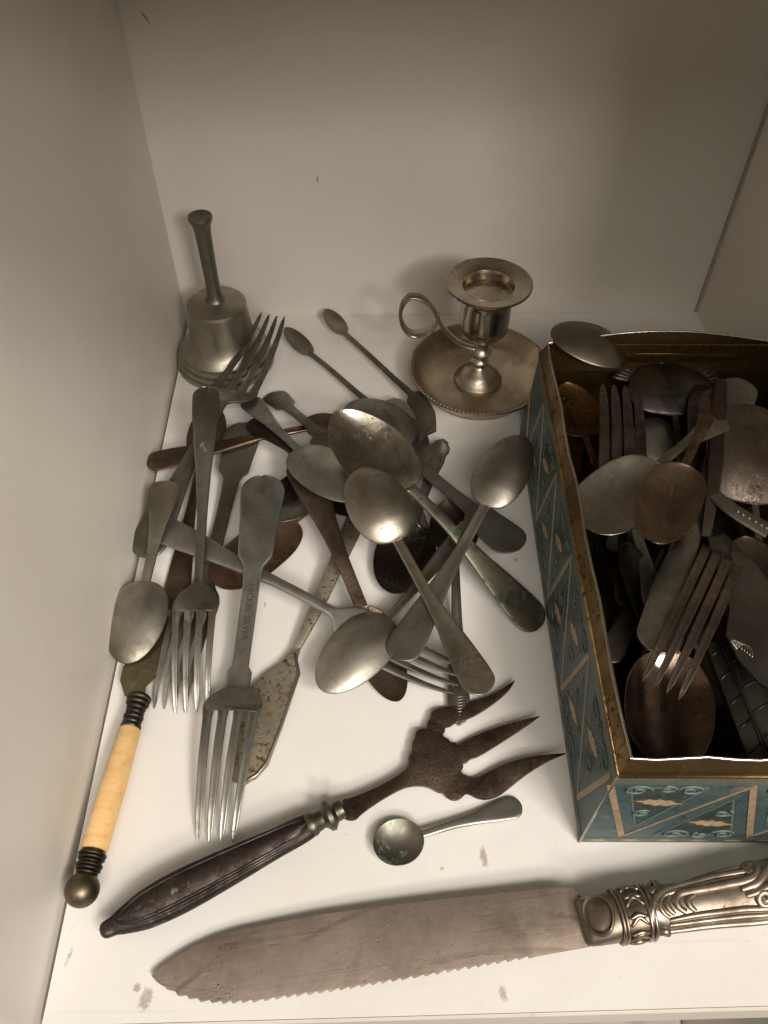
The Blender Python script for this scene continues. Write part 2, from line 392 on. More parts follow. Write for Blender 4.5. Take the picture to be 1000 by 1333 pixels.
SPOTS = {}; LOG = []
def utensil(kind, name, label, a, b, q, mat, za=None, zb=None, flip=False, roll=0.0, group=None, cat=None, add=True, lift=0.0):
    """a, b: photo survey of handle end and tip; widths in q given in photo pixels at the place they are seen. Rests on the height map unless za, zb are given."""
    q = dict(q); a = np.array(a, float); b = np.array(b, float)
    z0 = .5*((za or .008)+(zb or .008))
    cb = a+(b-a)*.85; ce = a+(b-a)*.1
    key = 'bowl' if kind == 'spoon' else 'head'
    q[key] = perp(a, b, cb, q[key], zb or z0); q['end'] = perp(a, b, ce, q['end'], za or z0)
    if 'neck' in q: q['neck'] = perp(a, b, a+(b-a)*.6, q['neck'], z0)
    ZA, ZB = (za if za is not None else .006), (zb if zb is not None else .010)
    shp = shape_spoon if kind == 'spoon' else shape_fork
    Rf = Matrix.Rotation(math.pi if flip else 0, 3, 'X'); Rr = Matrix.Rotation(roll, 3, 'X')
    for it in range(5):
        PA, PB = P(*a, ZA), P(*b, ZB)
        L = np.linalg.norm(PB-PA)
        parts, A, B = shp(L, q)
        Rl = np.array(Rr) @ np.array(Rf)
        Al, Bl = Rl@np.array(A), Rl@np.array(B)
        head = math.atan2(PB[1]-PA[1], PB[0]-PA[0])
        Rz = np.array(Matrix.Rotation(head, 3, 'Z'))
        def pose(pitch): return Rz @ np.array(Matrix.Rotation(-pitch, 3, 'Y')) @ Rl
        if za is not None:
            dz = (ZB-ZA) - (Bl-Al)[2]; pitch = math.asin(max(-1, min(1, (ZB-ZA)/L))) - math.atan2((Bl-Al)[2], (Bl-Al)[0])
            R_ = pose(pitch); T = PA - R_@np.array(A); break
        pts = np.concatenate([p[1][p[3]:p[4]+1].reshape(-1, 3) for p in parts])
        mids = np.concatenate([((p[1][p[3]:p[4]]+p[1][p[3]+1:p[4]+1])/2).reshape(-1, 3) for p in parts])
        pts = np.concatenate([pts, mids])
        best = None
        for pitch in np.radians(np.linspace(-16, 16, 65)):
            R_ = pose(pitch); T = np.array([PA[0], PA[1], 0]) - np.array([*(R_@np.array(A))[:2], 0])
            w = pts@R_.T + T; i, j = hm_idx(w); dz = (HM[i, j]-w[:, 2]).max()
            hz = w[:, 2].mean()+dz
            if best is None or hz < best[0]: best = (hz, pitch, dz)
        R_ = pose(best[1]); T = np.array([PA[0], PA[1], 0]) - np.array([*(R_@np.array(A))[:2], 0]); T[2] = best[2]+.0003+lift
        ZA = (R_@np.array(A)+T)[2]; ZB = (R_@np.array(B)+T)[2]
        if it == 4: pass
    if za is None:
        PA, PB = P(*a, ZA), P(*b, ZB)
    e = bpy.data.objects.new(name, None); COL.objects.link(e); e.empty_display_size = .01
    M = Matrix([list(R_[i])+[T[i]] for i in range(3)]+[[0, 0, 0, 1]]); e.matrix_world = M
    setp(e, label, cat or kind, group)
    for (pn, ring, nrm, i0, i1, c0, c1) in parts:
        ring_mesh(pn, ring, nrm, i0, i1, mat if not isinstance(mat, dict) else mat.get(pn, mat['*']), e, c0, c1)
        if add:
            w = ring[i0:i1+1].reshape(-1, 3)@R_.T+T; w2 = ((ring[i0:i1]+ring[i0+1:i1+1])/2).reshape(-1, 3)@R_.T+T
            hm_add(w); hm_add(w2)
    SPOTS[name+str(a)] = (ZA, ZB)
    LOG.append('%-26s L %.0f mm  za %.1f zb %.1f' % (name, L*1000, ZA*1000, ZB*1000))
    e['L'] = L; del e['L']
    return e, L, parts, q

def text_vf(body, size):
    c = bpy.data.curves.new('lettering', 'FONT'); c.body = body; c.size = size; c.extrude = 0.0; c.align_x = 'CENTER'; c.align_y = 'CENTER'; c.resolution_u = 2
    o = bpy.data.objects.new('lettering', c); COL.objects.link(o)
    dg = bpy.context.evaluated_depsgraph_get(); me = bpy.data.meshes.new_from_object(o.evaluated_get(dg))
    V = np.array([v.co for v in me.vertices]); F = [list(p.vertices) for p in me.polygons]
    bpy.data.objects.remove(o); bpy.data.curves.remove(c); bpy.data.meshes.remove(me)
    return V, F
def stamp(u, body, size, s, mat, name='hallmark', rev=False, under=True, frames=False):
    """lettering struck into the visible face of a handle at fraction s of its length"""
    e, L, parts, q = u; ring = parts[0][1]; nv = len(VB)
    xs = ring[:, 0, 0]; col = nv + nv//2 if under else nv//2
    V, F = text_vf(body, size)
    sg = -1 if under else 1
    V = V.copy(); x = V[:, 0]*(-1 if rev else 1); y = V[:, 1]*(-1 if rev else 1)
    X = s*L + x; Y = y*sg
    Z = np.interp(X, xs, ring[:, col, 2])
    # thin raised relief
    top = np.stack([X, Y, Z+sg*.00016], -1); bot = np.stack([X, Y, Z-sg*.0008], -1)
    n = len(V); FF = [list(f) for f in F]; edges = {}
    for f in F:
        for i in range(len(f)):
            k = (f[i], f[(i+1) % len(f)]); edges[k] = 1
    for (i, j) in edges:
        if (j, i) not in edges: FF.append([i, j, j+n, i+n])
    o = mesh(name, np.concatenate([top, bot]), FF, mat, e, smooth=False, world=False)
    return o

# ------------------------------------------------------------------ hand bell in the back corner
def pxr(px, py, z, w):  # metres for w photo pixels across the view at a point
    return np.linalg.norm(P(px+w/2, py, z)-P(px-w/2, py, z))
m_bell = metal('bell_metal', (.40, .375, .315), (.30, .275, .22), amt=.42, rough=.33, spots=.05, scale=.7)
bc = P(294, 463, .004); bc[2] = 0
bc[0] = max(bc[0], .0325)
R0 = min(pxr(294, 463, 0, 62), bc[0]-.0008); rc = pxr(280, 389, .046, 38.5)
bell = thing('hand_bell', 'pewter coloured hand bell with plain flared stem standing in the back corner', 'bell', bc)
pr = [(R0*.90, 0), (R0*.99, .0006), (R0, .0022), (R0*.985, .0036), (R0*.945, .0041), (R0*.945, .0049), (R0*.968, .0057), (R0*.952, .0076), (R0*.905, .0081), (R0*.905, .0089), (R0*.925, .0097), (R0*.905, .0115), (R0*.86, .0120), (R0*.855, .0129), (R0*.80, .0146), (R0*.745, .0172), (rc*1.16, .0205), (rc*1.10, .0260), (rc*1.055, .034), (rc*1.02, .0425), (rc*1.012, .0440), (rc*.985, .0452), (rc*.93, .0459), (rc*.6, .0474), (rc*.3, .0484), (rc*.22, .0495)]
lathe('bell_body', pr, m_bell, bell, 64, bc, ang=28)
sr_ = pxr(272, 340, .07, 9.6)
lathe('stem', [(sr_*1.5, .0478), (sr_*1.1, .0500), (sr_*.98, .054), (sr_*.95, .064), (sr_*1.0, .08), (sr_*1.08, .0945), (sr_*1.2, .0985), (sr_*1.5, .1015), (sr_*1.58, .1030), (sr_*1.5, .1040), (sr_*1.2, .1035), (0, .1030)], plain('stem_metal', (.20, .19, .155), .42, .9, .2), bell, 32, bc, ang=50)
pl = [(R0*.8, .012, bc)]
tt = np.linspace(0, 2*math.pi, 120)
for r_, z_ in ((R0, .004), (R0*.97, .008), (R0*.93, .012), (R0*.85, .013), (R0*.75, .017)):
    hm_add(np.stack([bc[0]+r_*np.cos(tt), bc[1]+r_*np.sin(tt), 0*tt+z_], -1))

# ------------------------------------------------------------------ chamber candlestick
m_can = metal('candlestick_plate', (.57, .525, .44), (.36, .29, .20), amt=.5, rough=.32, spots=.45)
m_sau = metal('saucer_plate', (.54, .475, .385), (.42, .335, .24), amt=.42, rough=.34, spots=.35, scale=.8)
cc = P(623, 484, .011); cc[2] = 0
Rs = pxr(620, 484, .011, 91); 
cs = thing('chamber_candlestick', 'tarnished silver plated chamber candlestick with ring handle and beaded saucer', 'candlestick', cc)
sau = lathe('saucer', [(0, .0028), (Rs*.60, .0028), (Rs*.68, .0016), (Rs*.70, .0006), (Rs*.72, 0), (Rs*.75, .0003), (Rs*.76, .0022), (Rs*.88, .0075), (Rs*.97, .0130), (Rs, .0146), (Rs*.995, .0156), (Rs*.965, .0154), (Rs*.93, .0140), (Rs*.87, .0100), (Rs*.80, .0068), (Rs*.72, .0052), (Rs*.60, .0046), (0, .0046)], m_sau, cs, 96, cc, ang=35)
bead = [];
for k in range(110):
    th = 2*math.pi*k/110; p = cc+np.array([math.cos(th)*Rs*.984, math.sin(th)*Rs*.984, .0157])
    V, F = lathe_vf([(.0, -.0007), (.0007, -.0004), (.0008, .0001), (.0005, .0005), (0, .0006)], 7, p); bead.append((V, F))
V, F = join_vf(bead); o = mesh('beaded_rim', V, F, m_can, sau); o['kind'] = 'stuff'
Rc = pxr(643, 358, .074, 56); rt = Rc*.57
lathe('stem', [(Rs*.345, .0044), (Rs*.345, .0058), (Rs*.33, .0068), (Rs*.30, .0074), (Rs*.27, .0098), (Rs*.20, .0128), (Rs*.11, .0150), (Rs*.085, .0165), (Rs*.095, .0180), (Rs*.125, .0192), (Rs*.13, .0205), (Rs*.095, .0218), (Rs*.075, .0245), (Rs*.085, .0262), (Rs*.15, .0272), (Rs*.16, .0282), (Rs*.13, .0292), (Rs*.10, .031), (Rs*.09, .033), (Rs*.13, .0365), (Rs*.22, .0395), (rt*.8, .0420)], m_can, cs, 48, cc, ang=50)
m_sock = metal('socket_plate', (.60, .55, .46), (.40, .33, .24), amt=.42, rough=.20, spots=.3)
lathe('candle_socket', [(rt*.5, .0408), (rt*.86, .0425), (rt*1.0, .0450), (rt*1.03, .050), (rt*1.03, .064), (rt*1.04, .0685), (rt*1.2, .0722), (Rc*.93, .0748), (Rc, .0762), (Rc*1.0, .0770), (Rc*.97, .0774), (Rc*.8, .0764), (Rc*.66, .0756), (Rc*.60, .0750), (Rc*.575, .0738), (Rc*.565, .0712), (Rc*.55, .0696), (Rc*.3, .0692), (0, .0692)], m_sock, cs, 64, cc, ang=35)
# ring handle: a flat strap that leaves the stem, rises and curls into a loop
def ribbon_vf(path, wid, side, th):
    V = []; F = []
    m = len(path)
    for i, p in enumerate(path):
        p = np.array(p); a = np.array(path[max(i-1, 0)]); b = np.array(path[min(i+1, m-1)]); t = b-a; t /= np.linalg.norm(t)
        sd = np.array(side[i] if isinstance(side, list) else side, float); sd = sd-t*(sd@t); sd /= np.linalg.norm(sd); n = np.cross(t, sd)
        w = wid[i]; h = th[i] if hasattr(th, '__len__') else th
        for (x, y) in ((-1, -.3), (-1, .3), (-.8, 1), (0, 1.12), (.8, 1), (1, .3), (1, -.3), (.8, -1), (0, -1.1), (-.8, -1)):
            V.append(p+sd*x*w+n*y*h/2)
    k = 10
    for i in range(m-1):
        for j in range(k): F.append([i*k+j, i*k+(j+1) % k, (i+1)*k+(j+1) % k, (i+1)*k+j])
    F.append(list(range(k))); F.append([(m-1)*k+j for j in range(k)])
    return V, F
hx = []
hdir = np.array([-1.0, .12, 0]); hdir /= np.linalg.norm(hdir)
ctrl = [(.004, .0280), (.010, .0272), (.016, .0290), (.0205, .0335), (.0235, .039), (.0260, .0445), (.0295, .0480), (.0345, .0492), (.0385, .0470), (.0400, .0430), (.0395, .0385), (.0365, .0350), (.0325, .0338), (.0285, .0352), (.0262, .0385)]
def catmull(c, n=6):
    c = [np.array(x, float) for x in c]; out = []
    for i in range(len(c)-1):
        p0, p1, p2, p3 = c[max(i-1, 0)], c[i], c[i+1], c[min(i+2, len(c)-1)]
        for k in range(n):
            t = k/n; out.append(.5*((2*p1)+(-p0+p2)*t+(2*p0-5*p1+4*p2-p3)*t*t+(-p0+3*p1-3*p2+p3)*t**3))
    out.append(c[-1]); return out
def PY(px, py, Y):
    d = FW + RT*(px-500)/FPX - UP*(py-666.5)/FPX
    return CAM + d*((Y-CAM[1])/d[1])
trace = [(626, 455), (613, 452), (602, 448), (591, 441), (582, 432), (574, 422), (565, 403), (556, 393), (546, 387), (534, 386), (526, 393), (522, 403), (521.6, 414), (526, 426), (533, 433), (542, 435), (555, 432), (564, 424), (570, 414), (571, 407)]
hp = catmull([PY(x, y, cc[1]) for x, y in trace], 4); hdir = np.array([-1., 0, 0])
sd = np.cross(hdir, [0, 0, 1.])
wd = np.interp(np.linspace(0, 1, len(hp)), [0, .25, .5, .8, 1], [.0026, .0027, .0032, .0038, .0036])
V, F = ribbon_vf(hp, wd, sd, .0018); auto_smooth(mesh('ring_handle', V, F, m_can, cs), 50)

# ------------------------------------------------------------------ printed tin box
ZR = .0725; ZW = .0640; INS = .0052; LEAN = .0026
A0 = P(754.4, 1096, 0); dirL = np.array([.0066, .2362, 0]); dirL /= np.linalg.norm(dirL)
dirF = np.array([dirL[1], -dirL[0], 0])
q_ = P(718, 441, ZR); LEN = (q_-A0)@dirL + .001; WID = .1385
# keep the far right corner inside the cupboard
tin = thing('printed_tin_box', 'open rectangular tin printed in teal and gold zigzags, full of old cutlery', 'tin', A0)
def teal(name, a, b, c, sc=140):
    m, t, bs = nt(name); co = coords(t, len(name)+3)
    n1 = N(t, 'ShaderNodeTexNoise', Scale=sc, Detail=7, Roughness=.7); t.links.new(co, n1.inputs['Vector'])
    col = ramp(t, n1.outputs[0], [(.32, a), (.5, b), (.62, b), (.72, c)])
    n2 = N(t, 'ShaderNodeTexNoise', Scale=900, Detail=3); t.links.new(co, n2.inputs['Vector'])
    col = mix(t, ramp(t, n2.outputs[0], [(.62, (0,)*3), (.70, (.7,)*3)]), col, (.33, .22, .10))
    n3 = N(t, 'ShaderNodeTexNoise', Scale=75, Detail=10, Roughness=.78); t.links.new(co, n3.inputs['Vector'])
    col = mix(t, ramp(t, n3.outputs[0], [(.60, (0,)*3), (.66, (.8,)*3)]), col, (.20, .175, .13))
    col = mix(t, ramp(t, n3.outputs[0], [(.33, (.8,)*3), (.40, (0,)*3)]), col, (.015, .02, .02))
    t.links.new(col, bs.inputs['Base Color']); bs.inputs['Roughness'].default_value = .42; bs.inputs['Metallic'].default_value = .15
    bp = N(t, 'ShaderNodeBump', Strength=.25, Distance=.0006); t.links.new(n1.outputs[0], bp.inputs['Height']); t.links.new(bp.outputs[0], bs.inputs['Normal'])
    return m
m_teal = teal('teal_print', (.024, .052, .057), (.050, .092, .098), (.085, .12, .115))
m_teal2 = teal('dark_teal_print', (.012, .026, .028), (.030, .054, .054), (.11, .105, .06), 260)
m_speck = teal('speckled_print', (.05, .06, .045), (.10, .12, .09), (.30, .22, .10), 700)
m_gline = plain('cream_print_line', (.42, .30, .19), .45, .2, .35, 300)
m_leaf = plain('cream_leaf_print', (.50, .37, .23), .5, .1, .4, 400)
m_olive = plain('olive_leaf_ground', (.085, .085, .045), .5, .1, .4, 300)
m_swirl = plain('grey_green_scroll', (.13, .18, .155), .5, .1, .3, 300)
m_gold = metal('gold_lacquer', (.50, .345, .165), (.23, .155, .075), amt=.55, rough=.34, spots=.8)
m_bare = metal('bare_tin_edge', (.72, .68, .62), (.5, .45, .38), amt=.3, rough=.3, spots=.1)
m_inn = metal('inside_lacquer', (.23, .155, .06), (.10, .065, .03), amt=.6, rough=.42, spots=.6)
def T_(u, v, z): return A0 + dirF*u + dirL*v + np.array([0, 0, z])
# walls: (start, along, length, outward)
walls = {'left': (T_(0, LEN, 0), -dirL, LEN, -dirF), 'front': (T_(0, 0, 0), dirF, WID, -dirL),
         'right': (T_(WID, 0, 0), dirL, LEN, dirF), 'back': (T_(WID, LEN, 0), -dirF, WID, dirL)}
th = .0006
def prism8(c):  # eight corners
    return c, [[0, 1, 2, 3], [7, 6, 5, 4], [0, 4, 5, 1], [1, 5, 6, 2], [2, 6, 7, 3], [3, 7, 4, 0]]
for nm, (s0, al, ln, ou) in walls.items():
    z_ = np.array([0, 0, 1.])
    e0, e1 = (0.0, ln)
    i0, i1 = th, ln-th
    def wallpart(name, za, oa, zb, ob, mat, t=th):
        # a sheet between (za, outset oa) and (zb, outset ob), mitred at both ends
        n_ = np.array([0, 0, 0.]) ; sl = ou*(zb-za) - z_*(ob-oa); sl /= np.linalg.norm(sl); inn = -sl*t
        def pt(x, o, z, inner):
            p = s0 + al*x + ou*o + z_*z
            return p + (inn if inner else 0)
        c = [pt(-oa, oa, za, 0), pt(ln+oa, oa, za, 0), pt(ln+ob, ob, zb, 0), pt(-ob, ob, zb, 0)]
        d = [pt(-oa+t, oa, za, 1), pt(ln+oa-t, oa, za, 1), pt(ln+ob-t, ob, zb, 1), pt(-ob+t, ob, zb, 1)]
        V, F = prism8(c+d); o = mesh(name, V, F, mat, tin, smooth=False); auto_smooth(o, 10); return o
    wallpart('side_panel', 0, 0, ZW, -LEAN, m_teal)
    wallpart('shoulder', ZW+.0003, .0002-LEAN, ZR, -INS, m_gold)
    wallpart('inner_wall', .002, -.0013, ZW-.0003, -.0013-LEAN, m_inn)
    # rolled bare edge
    if nm == 'back':
        k = 24; path = []
        for i in range(k+1):
            x = INS + (ln-2*INS)*i/k; bu = math.sin(math.pi*i/k)
            path.append(s0+al*x+ou*(-INS+.0050*bu)+z_*(ZR+.0005+.0042*bu**1.2))
        V, F = tube_vf(path, .0006, 8); auto_smooth(mesh('rolled_edge', V, F, m_bare, tin), 60)
        V = []; F = []
        for i, p in enumerate(path): V += [p, s0+al*((INS+(ln-2*INS)*i/k))+ou*(-INS-.0002)+z_*(ZW-.010)]
        F = [[2*i, 2*i+1, 2*i+3, 2*i+2] for i in range(k)]
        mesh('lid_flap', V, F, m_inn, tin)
    else:
        path = [s0+al*(INS+(ln-2*INS)*i/14)+ou*(-INS+.0006*math.sin(i*1.7))+z_*(ZR+.0004+.0003*math.sin(i*2.3)) for i in range(15)]
        V, F = tube_vf(path, .00055, 8); auto_smooth(mesh('rolled_edge', V, F, m_bare, tin), 60)
    # gold ridge under the shoulder
    V, F = tube_vf([s0+al*(LEAN-.0003)+z_*(ZW)+ou*(.0002-LEAN), s0+al*(ln-LEAN+.0003)+z_*ZW+ou*(.0002-LEAN)], .0009, 8); mesh('gold_ridge', V, F, m_gold, tin)
box_lo = T_(th*2, th*2, .0006)
V, F = prism8([T_(.0014, .0014, .0006), T_(WID-.0014, .0014, .0006), T_(WID-.0014, LEN-.0014, .0006), T_(.0014, LEN-.0014, .0006), T_(.0014, .0014, .0012), T_(WID-.0014, .0014, .0012), T_(WID-.0014, LEN-.0014, .0012), T_(.0014, LEN-.0014, .0012)])
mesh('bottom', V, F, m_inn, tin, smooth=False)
# corner seam strip
V, F = tube_vf([T_(-.0002, -.0002, .0005), T_(LEAN-.0002, LEAN-.0002, ZW)], .0005, 6); mesh('corner_seam', V, F, m_bare, tin)
# embossed print: zigzag bands, dark triangles, leaves, scrolls
def face_map(nm):
    s0, al, ln, ou = walls[nm]
    if nm == 'left': return lambda u, v, d: s0 + al*(ln-u) + np.array([0, 0, v]) + ou*(d-LEAN*v/ZW)
    return lambda u, v, d: s0 + al*u + np.array([0, 0, v]) + ou*(d-LEAN*v/ZW)
def plate(fm, poly, d, mat, name, d0=-.0002):
    n = len(poly); V = [fm(u, v, d) for u, v in poly]+[fm(u, v, d0) for u, v in poly]
    F = [list(range(n))]+[[i, i+n, (i+1) % n+n, (i+1) % n] for i in range(n)]
    o = mesh(name, V, F, mat, tin, smooth=False)
    bm = bmesh.new(); bm.from_mesh(o.data); bmesh.ops.recalc_face_normals(bm, faces=bm.faces)
    bmesh.ops.triangulate(bm, faces=[f for f in bm.faces if len(f.verts) > 4]); bm.to_mesh(o.data); bm.free(); return o
def line_poly(p, q, w0, w1):
    p, q = np.array(p), np.array(q); t = (q-p)/np.linalg.norm(q-p); n = np.array([-t[1], t[0]])
    return [p+n*w0, q+n*w1, q-n*w1, p-n*w0]
LEAF = [(0, 1.05), (.16, .7), (.42, .52), (.30, .30), (.55, .1), (.36, -.12), (.45, -.4), (.15, -.62), (.03, -1.0), (-.12, -.62), (-.42, -.42), (-.33, -.1), (-.52, .12), (-.28, .32), (-.38, .55), (-.14, .7)]
def leaf(fm, c, sx, sy, ang, d):
    ca, sa = math.cos(ang), math.sin(ang)
    if sx > .003: plate(fm, [(c[0]+1.45*(x*sx*ca-y*sy*sa), c[1]+1.45*(x*sx*sa+y*sy*ca)) for x, y in LEAF], d-.00008, m_olive, 'leaf_ground')
    plate(fm, [(c[0]+(x*sx*ca-y*sy*sa), c[1]+(x*sx*sa+y*sy*ca)) for x, y in LEAF], d, m_leaf, 'leaf_motif')
def scroll(fm, c, r, turns, sgn, rot, d):
    p = []
    for i in range(26):
        t = i/25; a = rot+sgn*t*turns*2*math.pi; p.append(fm(c[0]+r*(1-.85*t)*math.cos(a), c[1]+.7*r*(1-.85*t)*math.sin(a), d))
    V, F = tube_vf(p, .00055, 5); mesh('scroll_motif', V, F, m_swirl, tin)
def decorate(nm, start, per, steep, n):
    fm = face_map(nm); ln = walls[nm][2]; lo, hi = .0070, ZW-.0085
    def cu(u): return min(max(u, LEAN), ln-LEAN)
    def cl(poly):
        return [(min(max(u, .0026), ln-.0026), v) for u, v in poly]
    plate(fm, [(.0028, ZW-.0075), (ln-.0028, ZW-.0075), (ln-.0030, ZW-.0006), (.0030, ZW-.0006)], .00018, m_speck, 'speckled_border')
    plate(fm, [(.0006, .0008), (ln-.0006, .0008), (ln-.0006, .0048), (.0006, .0048)], .00018, m_speck, 'speckled_border')
    for i in range(n):
        t0 = start+i*per; bpt = t0+steep; t1 = t0+per
        if t1 < .002 or t0 > ln-.002: continue
        def inside(us): return all(.001 < u < ln-.001 for u in us)
        for (p, q, w0) in (((t0, hi), (bpt, lo), .0013), ((bpt, lo), (t1, hi), .00055)):
            p, q = np.array(p), np.array(q)
            # clip to the face
            if p[0] < .0012 and q[0] > .0012: p = p+(q-p)*((.0012-p[0])/(q[0]-p[0]))
            if q[0] > ln-.0012 and p[0] < ln-.0012: q = p+(q-p)*((ln-.0012-p[0])/(q[0]-p[0]))
            if p[0] < .001 or q[0] > ln-.001: continue
            plate(fm, line_poly(p, q, w0, w0), .00032, m_gline, 'zigzag_band')
        # upper triangle (between the steep stroke and the thin one)
        for tri, up in (((t0+.008, hi-.002), (bpt+.003, lo+.011), (t1-.016, hi-.002)), 1), (((bpt+.013, lo+.001), (t1-.0035, hi-.012), (t1+steep-.008, lo+.001)), 0):
            if not inside([tri[0][0], tri[1][0], tri[2][0]]): continue
            plate(fm, cl(tri), .00014, m_teal2, 'dark_triangle')
            c = np.mean(np.array(tri), 0); sg = 1 if up else -1
            for k3 in range(3):
                plate(fm, line_poly(tri[k3], tri[(k3+1) % 3], .00035, .00035), .00024, m_swirl, 'triangle_outline')
            leaf(fm, (c[0]+(.001 if up else .002), c[1]-.001*sg), .0056, .0092, 1.42 if nm == 'front' else 1.2, .00030)
            scroll(fm, (c[0]-.0035*sg, c[1]-.011*sg), .0042, 1.4, sg, 1, .00022); scroll(fm, (c[0]+.001, c[1]+.011*sg), .0040, 1.3, -sg, 2, .00022)
            scroll(fm, (c[0]-.010, c[1]+.010*sg), .0058, 1.5, 1, 0, .00022)
            scroll(fm, (c[0]+.010, c[1]+.010*sg), .0058, 1.5, -1, math.pi, .00022)
    k = int(ln/.014)
    for i in range(k):
        leaf(fm, (.007+i*.014, .0028), .0016, .0040, 1.5, .00028)
decorate('front', .0015, .0525, .0145, 4)
decorate('left', .0060, .0505, .0100, 6)

# ------------------------------------------------------------------ loose cutlery, from the bottom of the heap upwards
G1 = 'old cutlery heaped loose on the shelf'
G2 = 'old cutlery filling the tin'
def spoon(label, a, b, bowl, end, sb, mat, style='english', name='spoon', group=G1, **k):
    q = dict(bowl=bowl, end=end, sb=sb, style=style)
    for x in ('depth', 'n', 'egg', 'arch', 'neck', 'endround'):
        if x in k: q[x] = k.pop(x)
    return utensil('spoon', name, label, a, b, q, mat, group=group, **k)
def fork(label, a, b, head, end, sh, sr, mat, style='english', name='table_fork', group=G1, **k):
    q = dict(head=head, end=end, sh=sh, sr=sr, style=style)
    for x in ('arch', 'taper', 'tines', 'fill'):
        if x in k: q[x] = k.pop(x)
    return utensil('fork', name, label, a, b, q, mat, group=group, cat='fork', **k)
def mk(name, preset, **over):
    d = dict(preset); d.update(over); return metal(name, **d)
m_mark = plain('stamp_shadow_tone', (.10, .088, .07), .55, .7, .3)  # dark colour paints in the shadows that make struck letters readable

spoon('bronze brown spoon lying lowest by the left wall, its dark bowl below the bell', (226, 793), (276, 526), 50, 34, .70, mk('bronze_spoon', BRO), name='dessert_spoon')
fork('pewter grey fork with fiddle handle, lying under the upright fork at left', (320, 551), (221, 924), 62, 46, .60, .72, mk('grey_fork', PEW), 'fiddle2', flip=True)
spoon('copper coloured spoon with mottled scalloped bowl under the hallmarked fork', (505, 585), (281, 760), 66, 30, .58, mk('mottled_copper', COP, spots=.8, amt=.5, base=(.52, .36, .25), tarn=(.20, .125, .085), rough=.3), egg=.9, n=2.4, name='serving_spoon')
spoon('dull silver spoon whose bowl shows behind the rusty brown handle', (480, 560), (352, 676), 58, 26, .52, mk('dull_silver', SIL, rough=.26))
# fish slice with a stained blade, handle rising into the heap
m_sl = metal('slice_metal', (.60, .56, .45), (.36, .31, .215), amt=.45, rough=.47, spots=.95, spotc=(.10, .06, .03))
sl = [(452, 669), (426, 735), (398, 802), (380, 845), (366, 862), (345, 876), (328, 893), (318, 930), (303, 975), (297, 1003), (303, 1017), (318, 1021), (334, 1012), (349, 995), (368, 945), (391, 876), (386, 862), (392, 842), (416, 800), (446, 740), (474, 682), (466, 669)]
def zsl(y): return float(np.interp(y, [660, 860, 1020], [.0135, .0050, .0024]))
o = thing('fish_knife', 'broad nickel fish knife with brown stained blade under the hallmarked fork', 'knife', P(350, 950, 0), G1)
slab('blade', [P(x, y, zsl(y)) for x, y in sl if y > 841], .0016, m_sl, o, .0003)
slab('handle', [P(x, y, zsl(y)+.0003) for x, y in sl if y < 846], .0026, m_sl, o, .0008)
V, F = tube_vf([P(x, y, zsl(y)+.0002) for x, y in ((384, 850), (389, 876), (367, 943), (348, 992), (334, 1009), (318, 1018))], .0008, 6); mesh('bevelled_edge', V, F, mk('bevel', SIL), o)
for i in range(200):
    t = i/199; x = np.interp(t, [0, .5, 1], [461, 383, 320]); y = np.interp(t, [0, .5, 1], [672, 850, 1015])
    for k in np.linspace(-1, 1, 13):
        hm_add(np.array([P(x+k*(9 if t < .48 else 30), y+k*3, zsl(y))]))
spoon('copper edged spoon lying crosswise, handle end touching the left wall', (189, 598), (447, 551), 34, 24, .80, mk('copper_rim', BRO, rough=.32, base=(.28, .20, .15)), name='teaspoon')
spoon('dark tarnished spoon at the bottom of the heap, rim showing below grey bowl', (327, 546), (474, 668), 58, 26, .52, mk('black_spoon', DRK), name='teaspoon')
spoon('slim nickel spoon with flared handle end beside the black handled one', (352, 512), (480, 625), 52, 30, .55, mk('slim_nickel', NIC), 'fiddle2')
spoon('silver spoon with deep tarnished bowl tucked behind the big shiny bowl', (560, 735), (512, 518), 66, 26, .48, mk('tucked_silver', SIL, spots=.5), name='dessert_spoon')
spH = spoon('dark bowled spoon with leaf tipped ornate handle pointing to the candlestick', (577, 571), (510, 771), 78, 26, .60, {'*': mk('dark_bowl', DRK, base=(.20, .18, .155), rough=.26), 'handle': mk('ornate_grey', PEW)}, 'ornate', name='jam_spoon')
spC = spoon('spoon with dark bowl and ribbed handle ending in a chased leaf tip', (598, 944), (590, 648), 64, 30, .72, {'*': mk('dark_bowl_b', DRK, rough=.34), 'handle': mk('ribbed_nickel', NIC)}, 'ornate', name='ornate_spoon')
spoon('rusty brown spoon with broad mottled handle lying under the gray fork', (391, 604), (520, 913), 62, 46, .66, mk('rusty_brown', BRO, base=(.38, .28, .215), spots=.9, scale=1.5), name='dessert_spoon')
# sugar tongs: two arms with little spoon tips joined by a bow
tg = thing('sugar_tongs', 'pewter coloured sugar tongs with spoon tips pointing at the back wall', 'tongs', P(540, 540, 0), G1)
m_tg = mk('tongs_metal', PEW, base=(.26, .235, .19))
bow = np.array(P(556, 560, .010))
def arm(pix, z, label=None):
    path = catmull([P(x, y, z_) for (x, y), z_ in zip(pix, z)], 8); n = len(path)
    t = np.linspace(0, 1, n); w = np.interp(t, [0, .36, .58, .60, .64, .8, 1], [.0016, .0018, .0021, .0050, .0052, .0060, .0062])
    V, F = ribbon_vf(path, w, np.array([.75, .75, .45]), .0014); auto_smooth(mesh('arm', V, F, m_tg, tg), 50)
    return path
p1 = arm([(404, 460), (436, 486), (468, 514), (500, 538), (535, 556), (553, 566)], [.006, .007, .008, .009, .010, .011])
p2 = arm([(447, 432), (478, 460), (510, 490), (538, 516), (554, 540), (556, 566)], [.006, .007, .008, .010, .011, .011])
